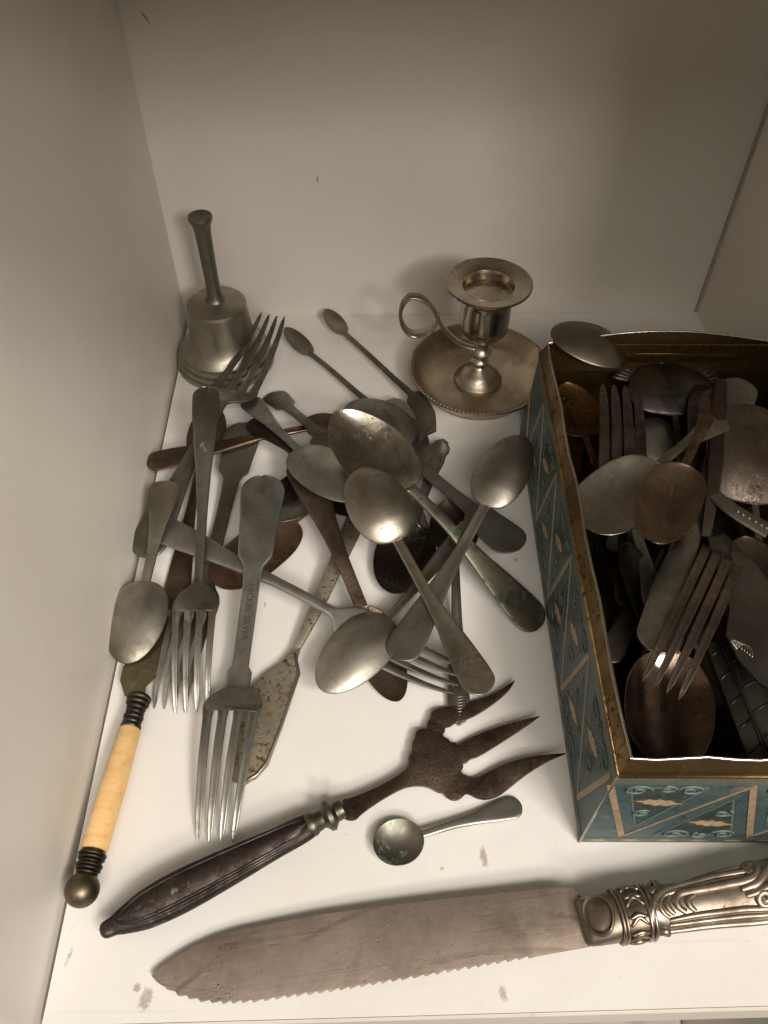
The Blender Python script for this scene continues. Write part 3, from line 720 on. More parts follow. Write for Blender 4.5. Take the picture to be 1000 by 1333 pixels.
for (a_, b_) in (((405, 461), (372, 426)), ((449, 434), (424, 402))):
    A_, B_ = P(*a_, .006), P(*b_, .0115); t_, s_, n_, L_ = frame_of(A_, B_)
    s = (1-np.cos(np.linspace(0, math.pi, 20)))/2
    w = np.sqrt((.0016*(1-s)**2)**2+(.0062*np.sqrt(np.clip(1-(2*s**.9-1)**2, 0, 1)))**2); D = .0022*np.sin(math.pi*s)
    r_, nn = ring_grid(s*L_, w, 0*s, 0*s+.001, D, 0*s)
    Rm = np.stack([t_, s_, n_], 1); rw = (r_@Rm.T + A_) - np.array(tg.location); nw = nn@Rm.T
    ring_mesh('spoon_tip', rw, nw, 0, 19, m_tg, tg, True, True)
spoon('grey spoon with smooth upturned back and fiddle handle by the tin', (676, 716), (458, 524), 74, 44, .66, mk('smooth_grey', PEW, spots=.1), 'fiddle2', flip=True, name='teaspoon')
spoon('nickel spoon lying bowl down left of the big shiny bowl', (322, 520), (464, 652), 62, 26, .50, mk('nickel_down', NIC), flip=True, name='teaspoon')
fork('nickel fork with tines raised against the bell, handle running to the left wall', (184, 724), (355, 409), 58, 44, .56, .66, mk('raised_fork', PEW, spots=.15), za=.006, zb=.030, taper=.66)
# bone handled butter knife
bk = thing('butter_knife', 'butter knife with yellowed bone handle and dark ball end by the left wall', 'knife', P(140, 1030, 0))
ax0, ax1 = P(107, 1158, .0098), P(184, 900, .0075)
t_, s_, n_, L_ = frame_of(ax0, ax1); AX = (s_, n_, t_)
m_bone, t, bs = nt('yellow_bone'); c = coords(t, 77); mpb = t.nodes.new('ShaderNodeMapping'); mpb.inputs['Rotation'].default_value = (0, 0, -1.27); mpb.inputs['Scale'].default_value = (12, 260, 260); t.links.new(c, mpb.inputs[0])
n1 = N(t, 'ShaderNodeTexNoise', Scale=1.0, Detail=7, Roughness=.7); t.links.new(mpb.outputs[0], n1.inputs['Vector'])
n2 = N(t, 'ShaderNodeTexNoise', Scale=45, Detail=6, Roughness=.6); t.links.new(c, n2.inputs['Vector'])
n3 = N(t, 'ShaderNodeTexNoise', Scale=420, Detail=3, Roughness=.6); t.links.new(c, n3.inputs['Vector'])
col = ramp(t, n1.outputs[0], [(.30, (.58, .35, .13)), (.48, (.72, .47, .20)), (.70, (.80, .56, .28))])
col = mix(t, ramp(t, n2.outputs[0], [(.50, (0,)*3), (.72, (.6,)*3)]), col, (.60, .33, .11))
col = mix(t, ramp(t, n3.outputs[0], [(.68, (0,)*3), (.73, (.6,)*3)]), col, (.22, .11, .05))
t.links.new(col, bs.inputs['Base Color']); bs.inputs['Roughness'].default_value = .36; bs.inputs['Subsurface Weight'].default_value = .08; bs.inputs['Subsurface Radius'].default_value = (.003, .002, .001)
m_blk = metal('blackened_ferrule', (.15, .13, .105), (.05, .045, .04), amt=.6, rough=.42, spots=.4)
rb = perp((107, 1158), (184, 900), (107, 1158), 43, .0095)
def ballp(r, n=14): return [(r*math.sin(math.pi*i/n), -r*math.cos(math.pi*i/n)) for i in range(n+1)]
lathe('ball_end', ballp(min(rb, .0097)), metal('ball_metal', (.24, .205, .145), (.10, .085, .06), amt=.55, rough=.42), bk, 32, ax0, AX, 60)
def fr(px, py): return float((P(px, py, .0085)-ax0)@t_)
rr = perp((107, 1158), (184, 900), (140, 1030), 33, .009)
d0, d1, d2, d3 = fr(114, 1140), fr(122, 1107), fr(160, 948), fr(175, 905)
def rings(d0, d1, r, k, n=7):
    o = [(r*.5, d0-.001)]
    for i in range(n):
        d = d0+(d1-d0)*i/n; s = (d1-d0)/n; rr_ = r*k[i % len(k)]
        o += [(rr_*.90, d), (rr_, d+s*.25), (rr_, d+s*.7), (rr_*.90, d+s*.98)]
    return o+[(r*.5, d1+.0005)]
lathe('ferrule', rings(d0, d1, rr*.98, (.80, .92, .98, .86, 1.0, 1.04)), m_blk, bk, 28, ax0, AX, 60)
lathe('bone_grip', [(0, d1-.0005), (rr*.93, d1-.0003), (rr*.99, d1+.001), (rr*1.0, (d1+d2)*.5), (rr*.88, d2-.001), (rr*.8, d2), (0, d2)], m_bone, bk, 40, ax0, AX, 60)
lathe('ferrule', rings(d2, d3, rr*.90, (.92, .84, .90, .84, .88, 1.05, 1.12)), m_blk, bk, 28, ax0, AX, 60)
bl = [(162, 905), (156, 885), (160, 868), (175, 850), (192, 810), (213, 792), (222, 806), (214, 850), (203, 880), (190, 893), (187, 909)]
slab('blade', [P(x, y, .0065) for x, y in bl], .0012, metal('olive_blade', (.34, .30, .19), (.17, .14, .085), amt=.5, rough=.36, spots=.8, patina=((.10, .13, .09), .60)), bk, .0003)
for x, y in bl: hm_add(np.array([P(x*.6+.4*186, y*.6+.4*852, .0066), P(x, y, .0066)]))

f16 = fork('blue grey steel fork lying slantwise, tines under a spoon bowl', (203, 687), (600, 884), 60, 36, .60, .72, mk('steel_fork', STE), flip=False)
sp9 = spoon('nickel spoon lying bowl down beside the left wall above the bone handle', (217, 627), (165, 865), 78, 36, .57, mk('left_nickel', NIC, base=(.48, .46, .40), rough=.40), flip=True, depth=.34, endround=.35)
f2 = fork('worn green tinged fork lying straight, tips beside the bone handled knife', (269, 505), (250, 928), 60, 32, .62, .735, mk('green_fork', NIC, patina=((.14, .15, .11), .60)), flip=True, taper=.85)
spB = spoon('silver spoon lying bowl down across the gray fork, patterned handle', (612, 690), (419, 897), 77, 22, .59, mk('bright_silver', SIL, base=(.64, .61, .54), rough=.40), 'straight', flip=True, depth=.36, name='dessert_spoon')
spE = spoon('big shiny spoon with upturned bowl and green stained handle end near the tin', (704, 817), (437, 536), 80, 44, .615, {'bowl': mk('shiny_bowl', SIL, base=(.58, .54, .47), rough=.20, spots=.5), '*': mk('green_handle', NIC, base=(.30, .27, .21), patina=((.045, .065, .04), .52))}, name='table_spoon', n=1.85, depth=.36, egg=.86)
spA = spoon('nickel spoon with bowl beside the tin, hallmarked handle end by crossed handles', (518, 840), (678, 587), 63, 43, .66, mk('hallmarked_nickel', NIC, base=(.40, .375, .325)), flip=True, depth=.34, name='teaspoon')
f8 = fork('large hallmarked nickel fork in front, back upwards, tines towards the viewer', (345, 620), (281, 1096), 80, 54, .62, .70, mk('front_fork', NIC, base=(.51, .51, .48), spots=.1), 'fiddle', flip=True, taper=.70)
spD = spoon('nickel spoon lying bowl down on the shiny bowl, lettered handle on top', (632, 903), (467, 611), 75, 42, .655, mk('top_nickel', SIL, base=(.50, .475, .41), rough=.38), flip=True, depth=.36, name='dessert_spoon')
stamp(f8, '* E P N S', .0046, .17, m_mark)
stamp(f8, 'NICKEL SILVER', .0044, .42, m_mark, 'maker_lettering')
stamp(spA, 'E P N S *', .0044, .17, m_mark)
stamp(spD, 'SILVER PLATE', .0034, .20, m_mark, 'maker_lettering', rev=True)

def chase(u, under=False):
    e, L, parts, q = u; ring = parts[0][1]; nv = len(VB); xs = ring[:, 0, 0]; i_ = nv//2
    for k in range(7):
        x0 = .035*L + k*.011*L; w = np.interp(x0, xs, ring[:, nv-1, 1])*.85
        z = np.interp(x0, xs, ring[:, i_, 2])
        V, F = tube_vf([(x0+.012*L, -w, z-.0001), (x0, 0, z+.0003), (x0+.012*L, w, z-.0001)], .00028, 5); mesh('chased_leaf', V, F, parts_mat(e), e, world=False)
    for sg in (-.55, .55):
        pth = [(x, sg*np.interp(x, xs, ring[:, nv-1, 1]), np.interp(x, xs, ring[:, i_, 2])) for x in np.linspace(.14*L, .62*L, 24)]
        V, F = tube_vf(pth, .00045, 5); mesh('moulded_line', V, F, parts_mat(e), e, world=False)
def parts_mat(e): return [c for c in e.children if c.name.startswith('handle')][0].data.materials[0]
chase(spC); chase(spH)

# mustard spoon at the front
spM = spoon('small round bowled mustard spoon with green verdigris, beside the serving fork', (679, 1047), (487, 1105), 62, 31, .68, {'bowl': mk('verdigris_bowl', NIC, base=(.38, .36, .28), patina=((.16, .27, .23), .545)), '*': mk('mustard_nickel', NIC)}, name='mustard_spoon', n=2.0, egg=1.0, depth=.42, group=None, arch=.8)

# ------------------------------------------------------------------ serving fork with three flat tines
fk = thing('bread_fork', 'tarnished three tined serving fork with dark moulded handle at the front', 'fork', P(430, 1060, 0))
out = [(443, 1047), (449, 1038), (452, 1041), (494, 1023.5), (524, 1006), (533, 995), (531, 986), (537, 979), (536, 968), (541, 961), (540, 954), (547, 948), (556, 949), (556, 941), (561, 935), (561, 928), (568, 922), (578, 920), (593, 919), (615.6, 913), (646, 902), (670.6, 884.7), (665, 896), (646, 913), (623, 928.5), (604, 937), (594, 939), (586, 945), (579, 946), (580, 951), (576, 955), (579, 960), (584, 961), (586, 966), (593, 966), (595, 970), (600, 967), (623, 955), (661, 942), (703, 931.5), (684, 945.6), (646, 970), (622, 985), (612, 987), (608, 992), (602, 993), (604, 998), (600, 1003), (603, 1008), (608, 1008), (611, 1013), (617, 1012), (623, 1012), (653.6, 995), (691.6, 983.6), (737, 980), (714.4, 989), (684, 1008), (661, 1027), (648, 1036), (634, 1040), (622, 1039), (612, 1033), (606, 1032), (601, 1038), (592, 1042), (582, 1038), (577, 1031), (570, 1031), (561, 1025), (547, 1021.6), (528, 1023.5), (501.6, 1037), (471, 1057.7), (462, 1068), (445, 1065)]
def zf(x): return float(np.interp(x, [430, 520, 600, 740], [.0080, .0062, .0030, .0070]))
m_fkh = metal('tarnished_plate', (.27, .205, .165), (.07, .05, .04), amt=.56, rough=.40, spots=1.0, scale=2.4)
def soften(pts, n=2):
    pts = [np.array(p, float) for p in pts]
    for _ in range(n):
        o = []
        for k in range(len(pts)):
            a, b, c = pts[k-1], pts[k], pts[(k+1) % len(pts)]
            u, v = (a-b)/np.linalg.norm(a-b), (c-b)/np.linalg.norm(c-b)
            if u@v > .75: o.append(b)
            else: o += [b+(a-b)*.25, b+(c-b)*.25]
        pts = o
    return pts
slab('fork_head', [P(x, y, zf(x)) for x, y in soften(out)], .0017, m_fkh, fk, .0001)
hA, hB = P(131, 1214, .0082), P(428, 1062, .0090)
t_, s_, n_, L_ = frame_of(hA, hB)
m_hd = metal('dark_handle', (.125, .112, .10), (.035, .030, .027), amt=.6, rough=.42, spots=.5, patina=((.12, .14, .13), .62))
m_pan = metal('brown_panel', (.098, .080, .070), (.040, .031, .028), amt=.6, rough=.56, spots=.6, patina=((.17, .17, .165), .60), scale=1.6)
def hw(px, py, w): return perp((131, 1214), (428, 1062), (px, py), w, .012)
hws = [(0, .0015), (.012, hw(135, 1210, 20)), (.035, hw(140, 1208, 23)), (.05, hw(146, 1206, 24)), (.09, hw(160, 1198, 33)), (.2, hw(190, 1183, 50)), (.33, hw(230, 1165, 54)), (.55, hw(295, 1130, 47)), (.75, hw(355, 1100, 38)), (.86, hw(385, 1083, 35)), (.915, hw(400, 1075, 31)), (.935, hw(405, 1073, 21)), (1.0, hw(425, 1063, 19))]
s = np.concatenate([np.linspace(0, .06, 9), np.linspace(.06, 1, 50)[1:]])
ww = smooth_interp(s, hws); hh = np.minimum(ww*.72, .0075)
def sweep(name, A, t_, s_, n_, xs, ww, hh, mat, parent, nr=28, pw=2.5, zoff=None):
    V = []; F = []; m = len(xs)
    for i in range(m):
        for k in range(nr):
            a = 2*math.pi*k/nr; c, d = math.cos(a), math.sin(a)
            cx = math.copysign(abs(c)**(2/pw), c); cy = math.copysign(abs(d)**(2/pw), d)
            V.append(A + t_*xs[i] + s_*cx*ww[i] + n_*(cy*hh[i] + (zoff[i] if zoff is not None else 0)))
    for i in range(m-1):
        for k in range(nr): F.append([i*nr+k, i*nr+(k+1) % nr, (i+1)*nr+(k+1) % nr, (i+1)*nr+k])
    F.append(list(range(nr))); F.append([(m-1)*nr+k for k in range(nr)])
    return auto_smooth(mesh(name, V, F, mat, parent), 55)
hand = sweep('handle', hA, t_, s_, n_, s*L_, ww, hh, m_hd, fk, pw=2.3)
# raised oval panel with rim ridges
ps = np.linspace(.075, .90, 40); pw_ = smooth_interp(ps, hws)*.60*np.sqrt(np.clip(1-((ps-.4875)/.4125)**8, 0, 1)); ph = smooth_interp(ps, hws)*.72; ph = np.minimum(ph, .0075)
left = [hA+t_*x*L_+s_*w+n_*(h*.93+.0004) for x, w, h in zip(ps, pw_*.98, ph)]; right = [hA+t_*x*L_-s_*w+n_*(h*.93+.0004) for x, w, h in zip(ps, pw_*.98, ph)]
V = []; F = []
for i in range(len(ps)):
    for k in np.linspace(-1, 1, 9): V.append((left[i]+right[i])/2 + (left[i]-right[i])/2*k + n_*(.0011*(1-k*k)))
for i in range(len(ps)-1):
    for k in range(8): F.append([i*9+k, i*9+k+1, (i+1)*9+k+1, (i+1)*9+k])
auto_smooth(mesh('panel', V, F, m_pan, hand), 60)
for fac, drop in ((1.04, .0001), (1.22, .0009), (1.38, .0022)):
    loop = [hA+t_*x*L_+s_*w*fac+n_*(h*.93-drop) for x, w, h in zip(ps, pw_, ph)] + [hA+t_*x*L_-s_*w*fac+n_*(h*.93-drop) for x, w, h in zip(ps, pw_, ph)][::-1]
    V, F = tube_vf(loop, .0007, 6, True); mesh('ridge', V, F, m_hd, hand)
lathe('collar', [(.002, -.002), (.0044, -.0015), (.0050, 0), (.0050, .0014), (.0042, .0028), (.0038, .0055), (.0048, .0066), (.0062, .0074), (.0065, .0092), (.0056, .0100), (.0042, .0112), (.0040, .0145), (.003, .0155)], metal('green_collar', (.20, .19, .15), (.09, .085, .065), amt=.55, rough=.42, patina=((.13, .16, .12), .58)), fk, 28, P(404, 1074, .0088), (s_, n_, t_), 40)

# ------------------------------------------------------------------ bread knife
kn = thing('bread_knife', 'old serrated bread knife with scratched brownish blade and ornate silver handle', 'knife', P(600, 1220, 0))
def zk(x): return float(np.interp(x, [190, 780], [.0030, .0098]))
top = [(197, 1270), (203, 1263), (215, 1254), (232, 1243), (252, 1232), (280, 1220), (310, 1211), (360, 1201), (420, 1190), (500, 1179), (580, 1170), (660, 1162), (728, 1155), (745, 1156), (754, 1163), (760, 1172), (790, 1174)]
bot = [(782, 1228), (760, 1233), (720, 1240), (700, 1244)]
by = lambda x: float(np.interp(x, [197, 212, 230, 260, 290, 330, 420, 560, 680, 700], [1272, 1283, 1294, 1302, 1305, 1303, 1291, 1268, 1247, 1244]))
x = 690.0
while x > 215:
    d = random.uniform(12.5, 15.5); bot += [(x, by(x)+1.2), (x-d*.22, by(x-d*.22)-random.uniform(2.0, 3.2)), (x-d*.85, by(x-d*.85)+.8)]; x -= d
bot += [(212, 1283), (203, 1277)]
m_blade = metal('scratched_blade', (.56, .485, .435), (.39, .315, .27), amt=.5, rough=.42, spots=.5, spotc=(.09, .06, .045), met=.92, scale=1.3)
t = m_blade.node_tree; b_ = t.nodes['Principled BSDF']
tc_ = t.nodes.new('ShaderNodeTexCoord'); col = b_.inputs['Base Color'].links[0].from_socket
for ang, sc_, th_, st_, cc_ in ((-.16, (5, 1500, 1), .60, .45, (.56, .50, .46)), (-.10, (7, 900, 1), .62, .5, (.17, .12, .10)), (.35, (12, 800, 1), .66, .4, (.55, .48, .44))):
    mp = t.nodes.new('ShaderNodeMapping'); mp.vector_type = 'POINT'; r0 = t.nodes.new('ShaderNodeMapping'); r0.inputs['Rotation'].default_value = (0, 0, ang); t.links.new(tc_.outputs['Object'], r0.inputs[0])
    mp.inputs['Scale'].default_value = sc_; t.links.new(r0.outputs[0], mp.inputs[0])
    n1 = N(t, 'ShaderNodeTexNoise', Scale=1.0, Detail=4, Roughness=.6); t.links.new(mp.outputs[0], n1.inputs['Vector'])
    col = mix(t, ramp(t, n1.outputs[0], [(th_, (0,)*3), (th_+.05, (st_,)*3)]), col, cc_)
wv = N(t, 'ShaderNodeTexWave', Scale=26, Distortion=.6, Detail=3); wv.wave_type = 'RINGS'; wv.rings_direction = 'Z'
mp2 = t.nodes.new('ShaderNodeMapping'); mp2.inputs['Location'].default_value = (-.02, .17, 0); t.links.new(tc_.outputs['Object'], mp2.inputs[0]); t.links.new(mp2.outputs[0], wv.inputs['Vector'])
n2 = N(t, 'ShaderNodeTexNoise', Scale=22, Detail=4); t.links.new(tc_.outputs['Object'], n2.inputs['Vector'])
wm = mix(t, 1.0, ramp(t, wv.outputs[0], [(.90, (0,)*3), (.99, (.6,)*3)]), ramp(t, n2.outputs[0], [(.45, (0,)*3), (.6, (1,)*3)]), 'MULTIPLY')
col = mix(t, wm, col, (.20, .145, .115))
t.links.new(col, b_.inputs['Base Color'])
slab('blade', [P(x, y, zk(x)) for x, y in top+bot], .0017, m_blade, kn, .00025)
kA, kB = P(757, 1201, .0098), P(1120, 1140, .0125)
t_, s_, n_, L_ = frame_of(kA, kB); AXK = (s_, n_, t_)
m_kh = metal('ornate_silver', (.50, .46, .405), (.24, .195, .155), amt=.5, rough=.37, spots=.35)
m_khd = metal('recess_silver', (.30, .24, .19), (.12, .09, .07), amt=.5, rough=.4)
def kx(px, py): return float((P(px, py, .010)-kA)@t_)
def kw(px, w): return perp((757, 1201), (1000, 1160), (px, 1195-(px-760)*.15), w, .010)
# bolster with a hollow scoop
x0, x1, x2, x3 = 0.0, kx(800, 1193), kx(843, 1186), kx(1000, 1163)
xs = np.array([-.0005, .0, .002, .006, x1-.001, x1]); hw_ = kw(780, 66)
sweep('bolster', kA, t_, s_, n_, xs, np.array([.8, .93, .98, 1, 1, .96])*hw_, np.array([.0016, .0028, .0045, .0062, .0080, .0080]), m_kh, kn, pw=2.4)
V = []; F = []
for i, a in enumerate(np.linspace(0, 2*math.pi, 24, endpoint=False)):
    V.append(kA+t_*(x1*.42+math.cos(a)*x1*.40*(1+.1*math.sin(a)))+s_*(math.sin(a)*hw_*.78)+n_*(.0060+.0022*math.cos(a)*.6+.0008))
auto_smooth(mesh('scoop_rim', *tube_vf(V, .0007, 6, True), m_kh, kn), 60)
# collar band with leaf relief between two rings
sweep('collar_band', kA, t_, s_, n_, np.array([x1, x1+.0005, x2-.0005, x2]), np.array([1.0, 1.03, 1.07, 1.05])*hw_, np.array([.0080, .0083, .0088, .0086]), m_khd, kn, pw=2.2)
def surf(x, a, w, h, off=0.0, pw=2.2):
    c, d = math.cos(a), math.sin(a); cx = math.copysign(abs(c)**(2/pw), c); cy = math.copysign(abs(d)**(2/pw), d)
    return kA+t_*x+s_*cx*(w+off)+n_*cy*(h+off)
for xx, k in ((x1+.0006, 1.03), (x1+.0020, 1.03), (x2-.0022, 1.07), (x2-.0004, 1.08)):
    V, F = tube_vf([surf(xx, a, hw_*k, .0085, .0003) for a in np.linspace(0, 2*math.pi, 40, endpoint=False)], .00075, 6, True); mesh('collar_ring', V, F, m_kh, kn)
for k in range(18):
    a = 2*math.pi*k/18
    pth = [surf(x1+.003+(x2-x1-.006)*u, a+.13*math.sin(u*math.pi)*(1 if k % 2 else -1)+.10*math.cos(u*6.28), hw_*1.05, .0085, .0003) for u in np.linspace(0, 1, 9)]
    V, F = tube_vf(pth, [.0003+.0007*math.sin(math.pi*u) for u in np.linspace(.05, .95, 9)], 6); mesh('leaf_relief', V, F, m_kh, kn)
# grip
gx = np.linspace(x2, L_, 40); ug = (gx-x2)/(L_-x2)
gw = smooth_interp(ug, [(0, hw_*.86), (.05, hw_*1.02), (.2, kw(900, 66)), (.5, kw(980, 80)), (.8, kw(990, 94)), (1, kw(990, 60))]); gh = smooth_interp(ug, [(0, .0085), (.3, .0088), (.7, .0105), (1, .008)])
grip = sweep('grip', kA, t_, s_, n_, gx, gw, gh, m_kh, kn, pw=2.1)
def gs(u, a, off=0.0):
    x = x2+(L_-x2)*u; return surf(x, a, float(np.interp(u, ug, gw)), float(np.interp(u, ug, gh)), off, 2.1)
def ridge(pts, r, nm='moulding'):
    pts = catmull(pts, 5); V, F = tube_vf([gs(u, a, .0001) for u, a in pts], [r*(.35+.65*math.sin(math.pi*min(max(i/(len(pts)-1), .06), .94))**.5) for i in range(len(pts))], 8); mesh(nm, V, F, m_kh, grip)
def on_grip(px, py):
    """photo survey of a moulding -> position along and around the grip"""
    z = .018; u = a = 0
    for _ in range(4):
        p = P(px, py, z); d = p-kA; u = (d@t_-x2)/(L_-x2); w = float(np.interp(u, ug, gw)); f = max(-.97, min(.97, (d@s_)/w))
        a = math.acos(math.copysign(abs(f)**(2.1/2), f)); z = gs(u, a)[2]
    return u, a
def trace_ridge(pix, r, nm='moulding', taper=True):
    pts = catmull([on_grip(*p) for p in pix], 5); n = len(pts)
    rr = [r*((.4+.6*math.sin(math.pi*min(max(i/(n-1), .05), .95))**.4) if taper else 1) for i in range(n)]
    V, F = tube_vf([gs(u, a, .0001) for u, a in pts], rr, 9, flat=.8); auto_smooth(mesh(nm, V, F, m_kh, grip), 60)
trace_ridge([(866, 1219), (858, 1213), (852, 1204), (849, 1193), (849, 1182), (852, 1172), (860, 1163), (875, 1157), (900, 1150), (930, 1142), (957, 1137), (970, 1135)], .0016)
trace_ridge([(872, 1194), (864, 1188), (859, 1178), (862, 1168), (870, 1163), (890, 1158), (915, 1152), (940, 1146), (968, 1141)], .0012)
trace_ridge([(879, 1190), (871, 1183), (868, 1175), (872, 1167)], .0012)
trace_ridge([(893, 1187), (884, 1181), (880, 1172), (885, 1164), (900, 1160), (925, 1156), (950, 1151), (970, 1147), (983, 1141), (987, 1132), (981, 1126), (972, 1127), (969, 1132), (974, 1136), (979, 1133)], .0018)
trace_ridge([(906, 1186), (898, 1179), (896, 1171), (904, 1165)], .0013)
trace_ridge([(872, 1198), (900, 1192), (937, 1187), (970, 1183), (1000, 1182), (1030, 1178), (1070, 1172)], .0013)
trace_ridge([(872, 1204), (925, 1197), (970, 1192), (1000, 1190), (1060, 1182)], .0011)
trace_ridge([(872, 1212), (925, 1206), (990, 1201), (1050, 1192)], .0014)
trace_ridge([(876, 1160), (905, 1147), (940, 1136), (965, 1130)], .0014)
for (cx, cy, r0, sg) in ((866, 1217, 8, 1), (850, 1157, 9, -1), (996, 1168, 11, 1), (978, 1133, 7, -1)):
    trace_ridge([(cx+r0*(1-.8*k/13)*math.cos(1+sg*k*.62), cy+r0*(1-.8*k/13)*math.sin(1+sg*k*.62)) for k in range(14)], .0016, 'volute')
trace_ridge([(965, 1158), (975, 1154), (985, 1150), (994, 1140), (1004, 1128), (1020, 1120)], .0018)
trace_ridge([(972, 1166), (984, 1162), (996, 1156), (1010, 1148), (1030, 1140)], .0015)

# ------------------------------------------------------------------ cutlery in the tin
def tsp(label, a, b, bowl, end, sb, mat, za, zb, **k): return spoon(label, a, b, bowl, end, sb, mat, group=G2, za=za*MM, zb=zb*MM, add=False, **k)
def tfk(label, a, b, head, end, sh, sr, mat, za, zb, **k): return fork(label, a, b, head, end, sh, sr, mat, group=G2, za=za*MM, zb=zb*MM, add=False, **k)
def bar(name, label, cat, pts, wid, thick, mat, group=G2):
    """flat bar through photo points (x, y, z mm) with widths in photo pixels"""
    path = [P(x, y, z*MM) for x, y, z in pts]; o = thing(name, label, cat, path[0], group)
    w = [perp(pts[0][:2], pts[-1][:2], p[:2], k, p[2]*MM) for p, k in zip(pts, wid)]
    n = 6; pp = catmull(path, n); ww = np.interp(np.linspace(0, 1, len(pp)), np.linspace(0, 1, len(w)), w)
    t_, s_, n_, L_ = frame_of(path[0], path[-1])
    V, F = ribbon_vf(pp, ww, s_, thick*MM); auto_smooth(mesh('handle', V, F, mat, o), 50); return o, pp, ww, s_, n_
tin_dark = mk('tin_dark', DRK)
# lower layers, seen through the gaps
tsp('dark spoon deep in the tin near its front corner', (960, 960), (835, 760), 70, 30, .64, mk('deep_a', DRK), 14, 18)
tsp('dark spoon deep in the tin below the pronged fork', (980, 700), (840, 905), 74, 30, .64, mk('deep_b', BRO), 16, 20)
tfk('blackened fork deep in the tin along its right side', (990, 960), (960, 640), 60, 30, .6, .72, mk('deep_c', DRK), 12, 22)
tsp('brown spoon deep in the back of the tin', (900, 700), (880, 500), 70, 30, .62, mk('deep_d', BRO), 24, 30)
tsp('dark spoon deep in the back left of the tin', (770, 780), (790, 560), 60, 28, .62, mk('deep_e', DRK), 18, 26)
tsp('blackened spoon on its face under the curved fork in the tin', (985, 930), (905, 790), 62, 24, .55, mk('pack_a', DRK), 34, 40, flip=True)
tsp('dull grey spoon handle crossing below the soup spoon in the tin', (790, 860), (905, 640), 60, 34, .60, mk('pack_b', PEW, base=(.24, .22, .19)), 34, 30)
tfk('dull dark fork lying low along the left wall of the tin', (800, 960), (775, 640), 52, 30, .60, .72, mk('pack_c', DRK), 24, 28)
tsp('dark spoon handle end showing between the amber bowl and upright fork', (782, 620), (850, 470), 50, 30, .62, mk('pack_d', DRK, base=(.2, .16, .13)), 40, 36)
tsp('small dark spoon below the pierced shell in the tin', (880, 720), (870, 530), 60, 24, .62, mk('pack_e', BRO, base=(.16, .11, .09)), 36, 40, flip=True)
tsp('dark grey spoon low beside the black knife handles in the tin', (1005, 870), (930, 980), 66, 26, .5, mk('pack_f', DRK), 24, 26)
# visible pieces
tsp('nickel spoon resting bowl down on the back left rim of the tin', (935, 480), (717, 437), 56, 24, .56, mk('rim_spoon', NIC, base=(.40, .36, .28)), 52, 75, flip=True, depth=.36)
tsp('amber brown spoon bowl against the left inner wall of the tin', (800, 690), (738, 498), 66, 30, .60, mk('amber_bowl', COP, base=(.36, .21, .09), tarn=(.16, .09, .04), rough=.3), 36, 52)
tfk('dark fork standing tines up in the back of the tin', (815, 790), (806, 503), 62, 28, .42, .60, mk('upright_fork', DRK, base=(.30, .265, .235)), 40, 66, taper=.95, flip=True, fill=.9)
tsp('pale nickel spoon with round stamp near the back of the tin', (800, 720), (858, 545), 62, 30, .60, mk('pale_spoon', SIL), 34, 46, flip=True)
# pierced shell server
sh = tsp('dark shell shaped server with pierced scalloped edge in the tin', (900, 660), (868, 474), 112, 26, .62, mk('shell_dark', DRK, base=(.26, .24, .225)), 46, 58, flip=True, n=2.2, depth=.16, name='shell_server')
e_, L_, parts_, q_s = sh
rg = parts_[1][1]
for k in range(22):
    a = -1.15+2.3*k/21; wv_ = q_s['bowl']; cx = L_*(.62+.38*.50)
    def sp_(r): return np.array([cx+r*math.cos(a)*L_*.19*1.12, r*math.sin(a)*wv_*1.12, 9.0*MM - q_s['bowl']*.16*max(0, 1-r**2)-.001])
    V, F = tube_vf([sp_(.78), sp_(.95), sp_(1.12), sp_(1.24)], .0011, 5); mesh('scallop_rib', V, F, mk('rib_dark', PEW) if k == 0 else bpy.data.materials['rib_dark'], e_, world=False)
bar('table_knife', 'dark brown knife standing on edge in the middle of the tin', 'knife', [(938, 496, 74), (934, 560, 70), (927, 640, 62), (918, 700, 54)], [16, 22, 20, 14], 3.0, mk('edge_knife', DRK, base=(.19, .155, .125)))
tsp('grey spoon with flared handle end against the back right of the tin', (962, 492), (930, 720), 60, 56, .62, mk('flared_grey', NIC), 66, 40, style='fiddle2')
bar('butter_spreader', 'dull brown flat handle standing behind the crossed spoon stems in the tin', 'knife', [(921, 505, 58), (916, 540, 60), (905, 600, 56)], [46, 44, 18], 2.0, mk('brown_flat', DRK, base=(.22, .185, .15)))
tsp('narrow grey spoon stem running down the middle of the tin', (893, 745), (928, 520), 50, 24, .66, mk('grey_stem', NIC), 56, 40)
tsp('dull round bowled spoon lying bowl down against the right side of the tin', (1000, 800), (972, 527), 118, 30, .50, mk('rough_copper', BRO, base=(.27, .23, .195), tarn=(.15, .12, .10), rough=.5, spots=.7, scale=2.2), 46, 72, flip=True, n=2.3, depth=.30, name='serving_spoon')
tsp('silver soup spoon with wide bowl near the left side of the tin', (948, 540), (757, 682), 92, 36, .50, mk('wide_silver', SIL, base=(.56, .54, .50), rough=.27), 72, 66, n=2.5, egg=.95, depth=.26, name='soup_spoon')
tsp('copper coloured spoon with upturned bowl on the silver soup spoon in the tin', (936, 508), (848, 704), 86, 36, .56, mk('top_copper', COP, base=(.42, .31, .235), rough=.26, spots=.5), 70, 74, n=2.3, depth=.32, name='serving_spoon')
tsp('dark teal glinting spoon bowl at the right of the tin', (985, 830), (930, 655), 70, 26, .52, mk('teal_dark', DRK, base=(.10, .13, .13), rough=.16, spots=.1), 40, 52, depth=.4)
o, pp, ww, s_, n_ = bar('butter_knife', 'beaded pale knife handle crossing the right edge of the tin', 'knife', [(930, 645, 62), (960, 668, 64), (1002, 692, 64)], [14, 17, 20], 1.8, mk('beaded_pale', NIC))
bd = []
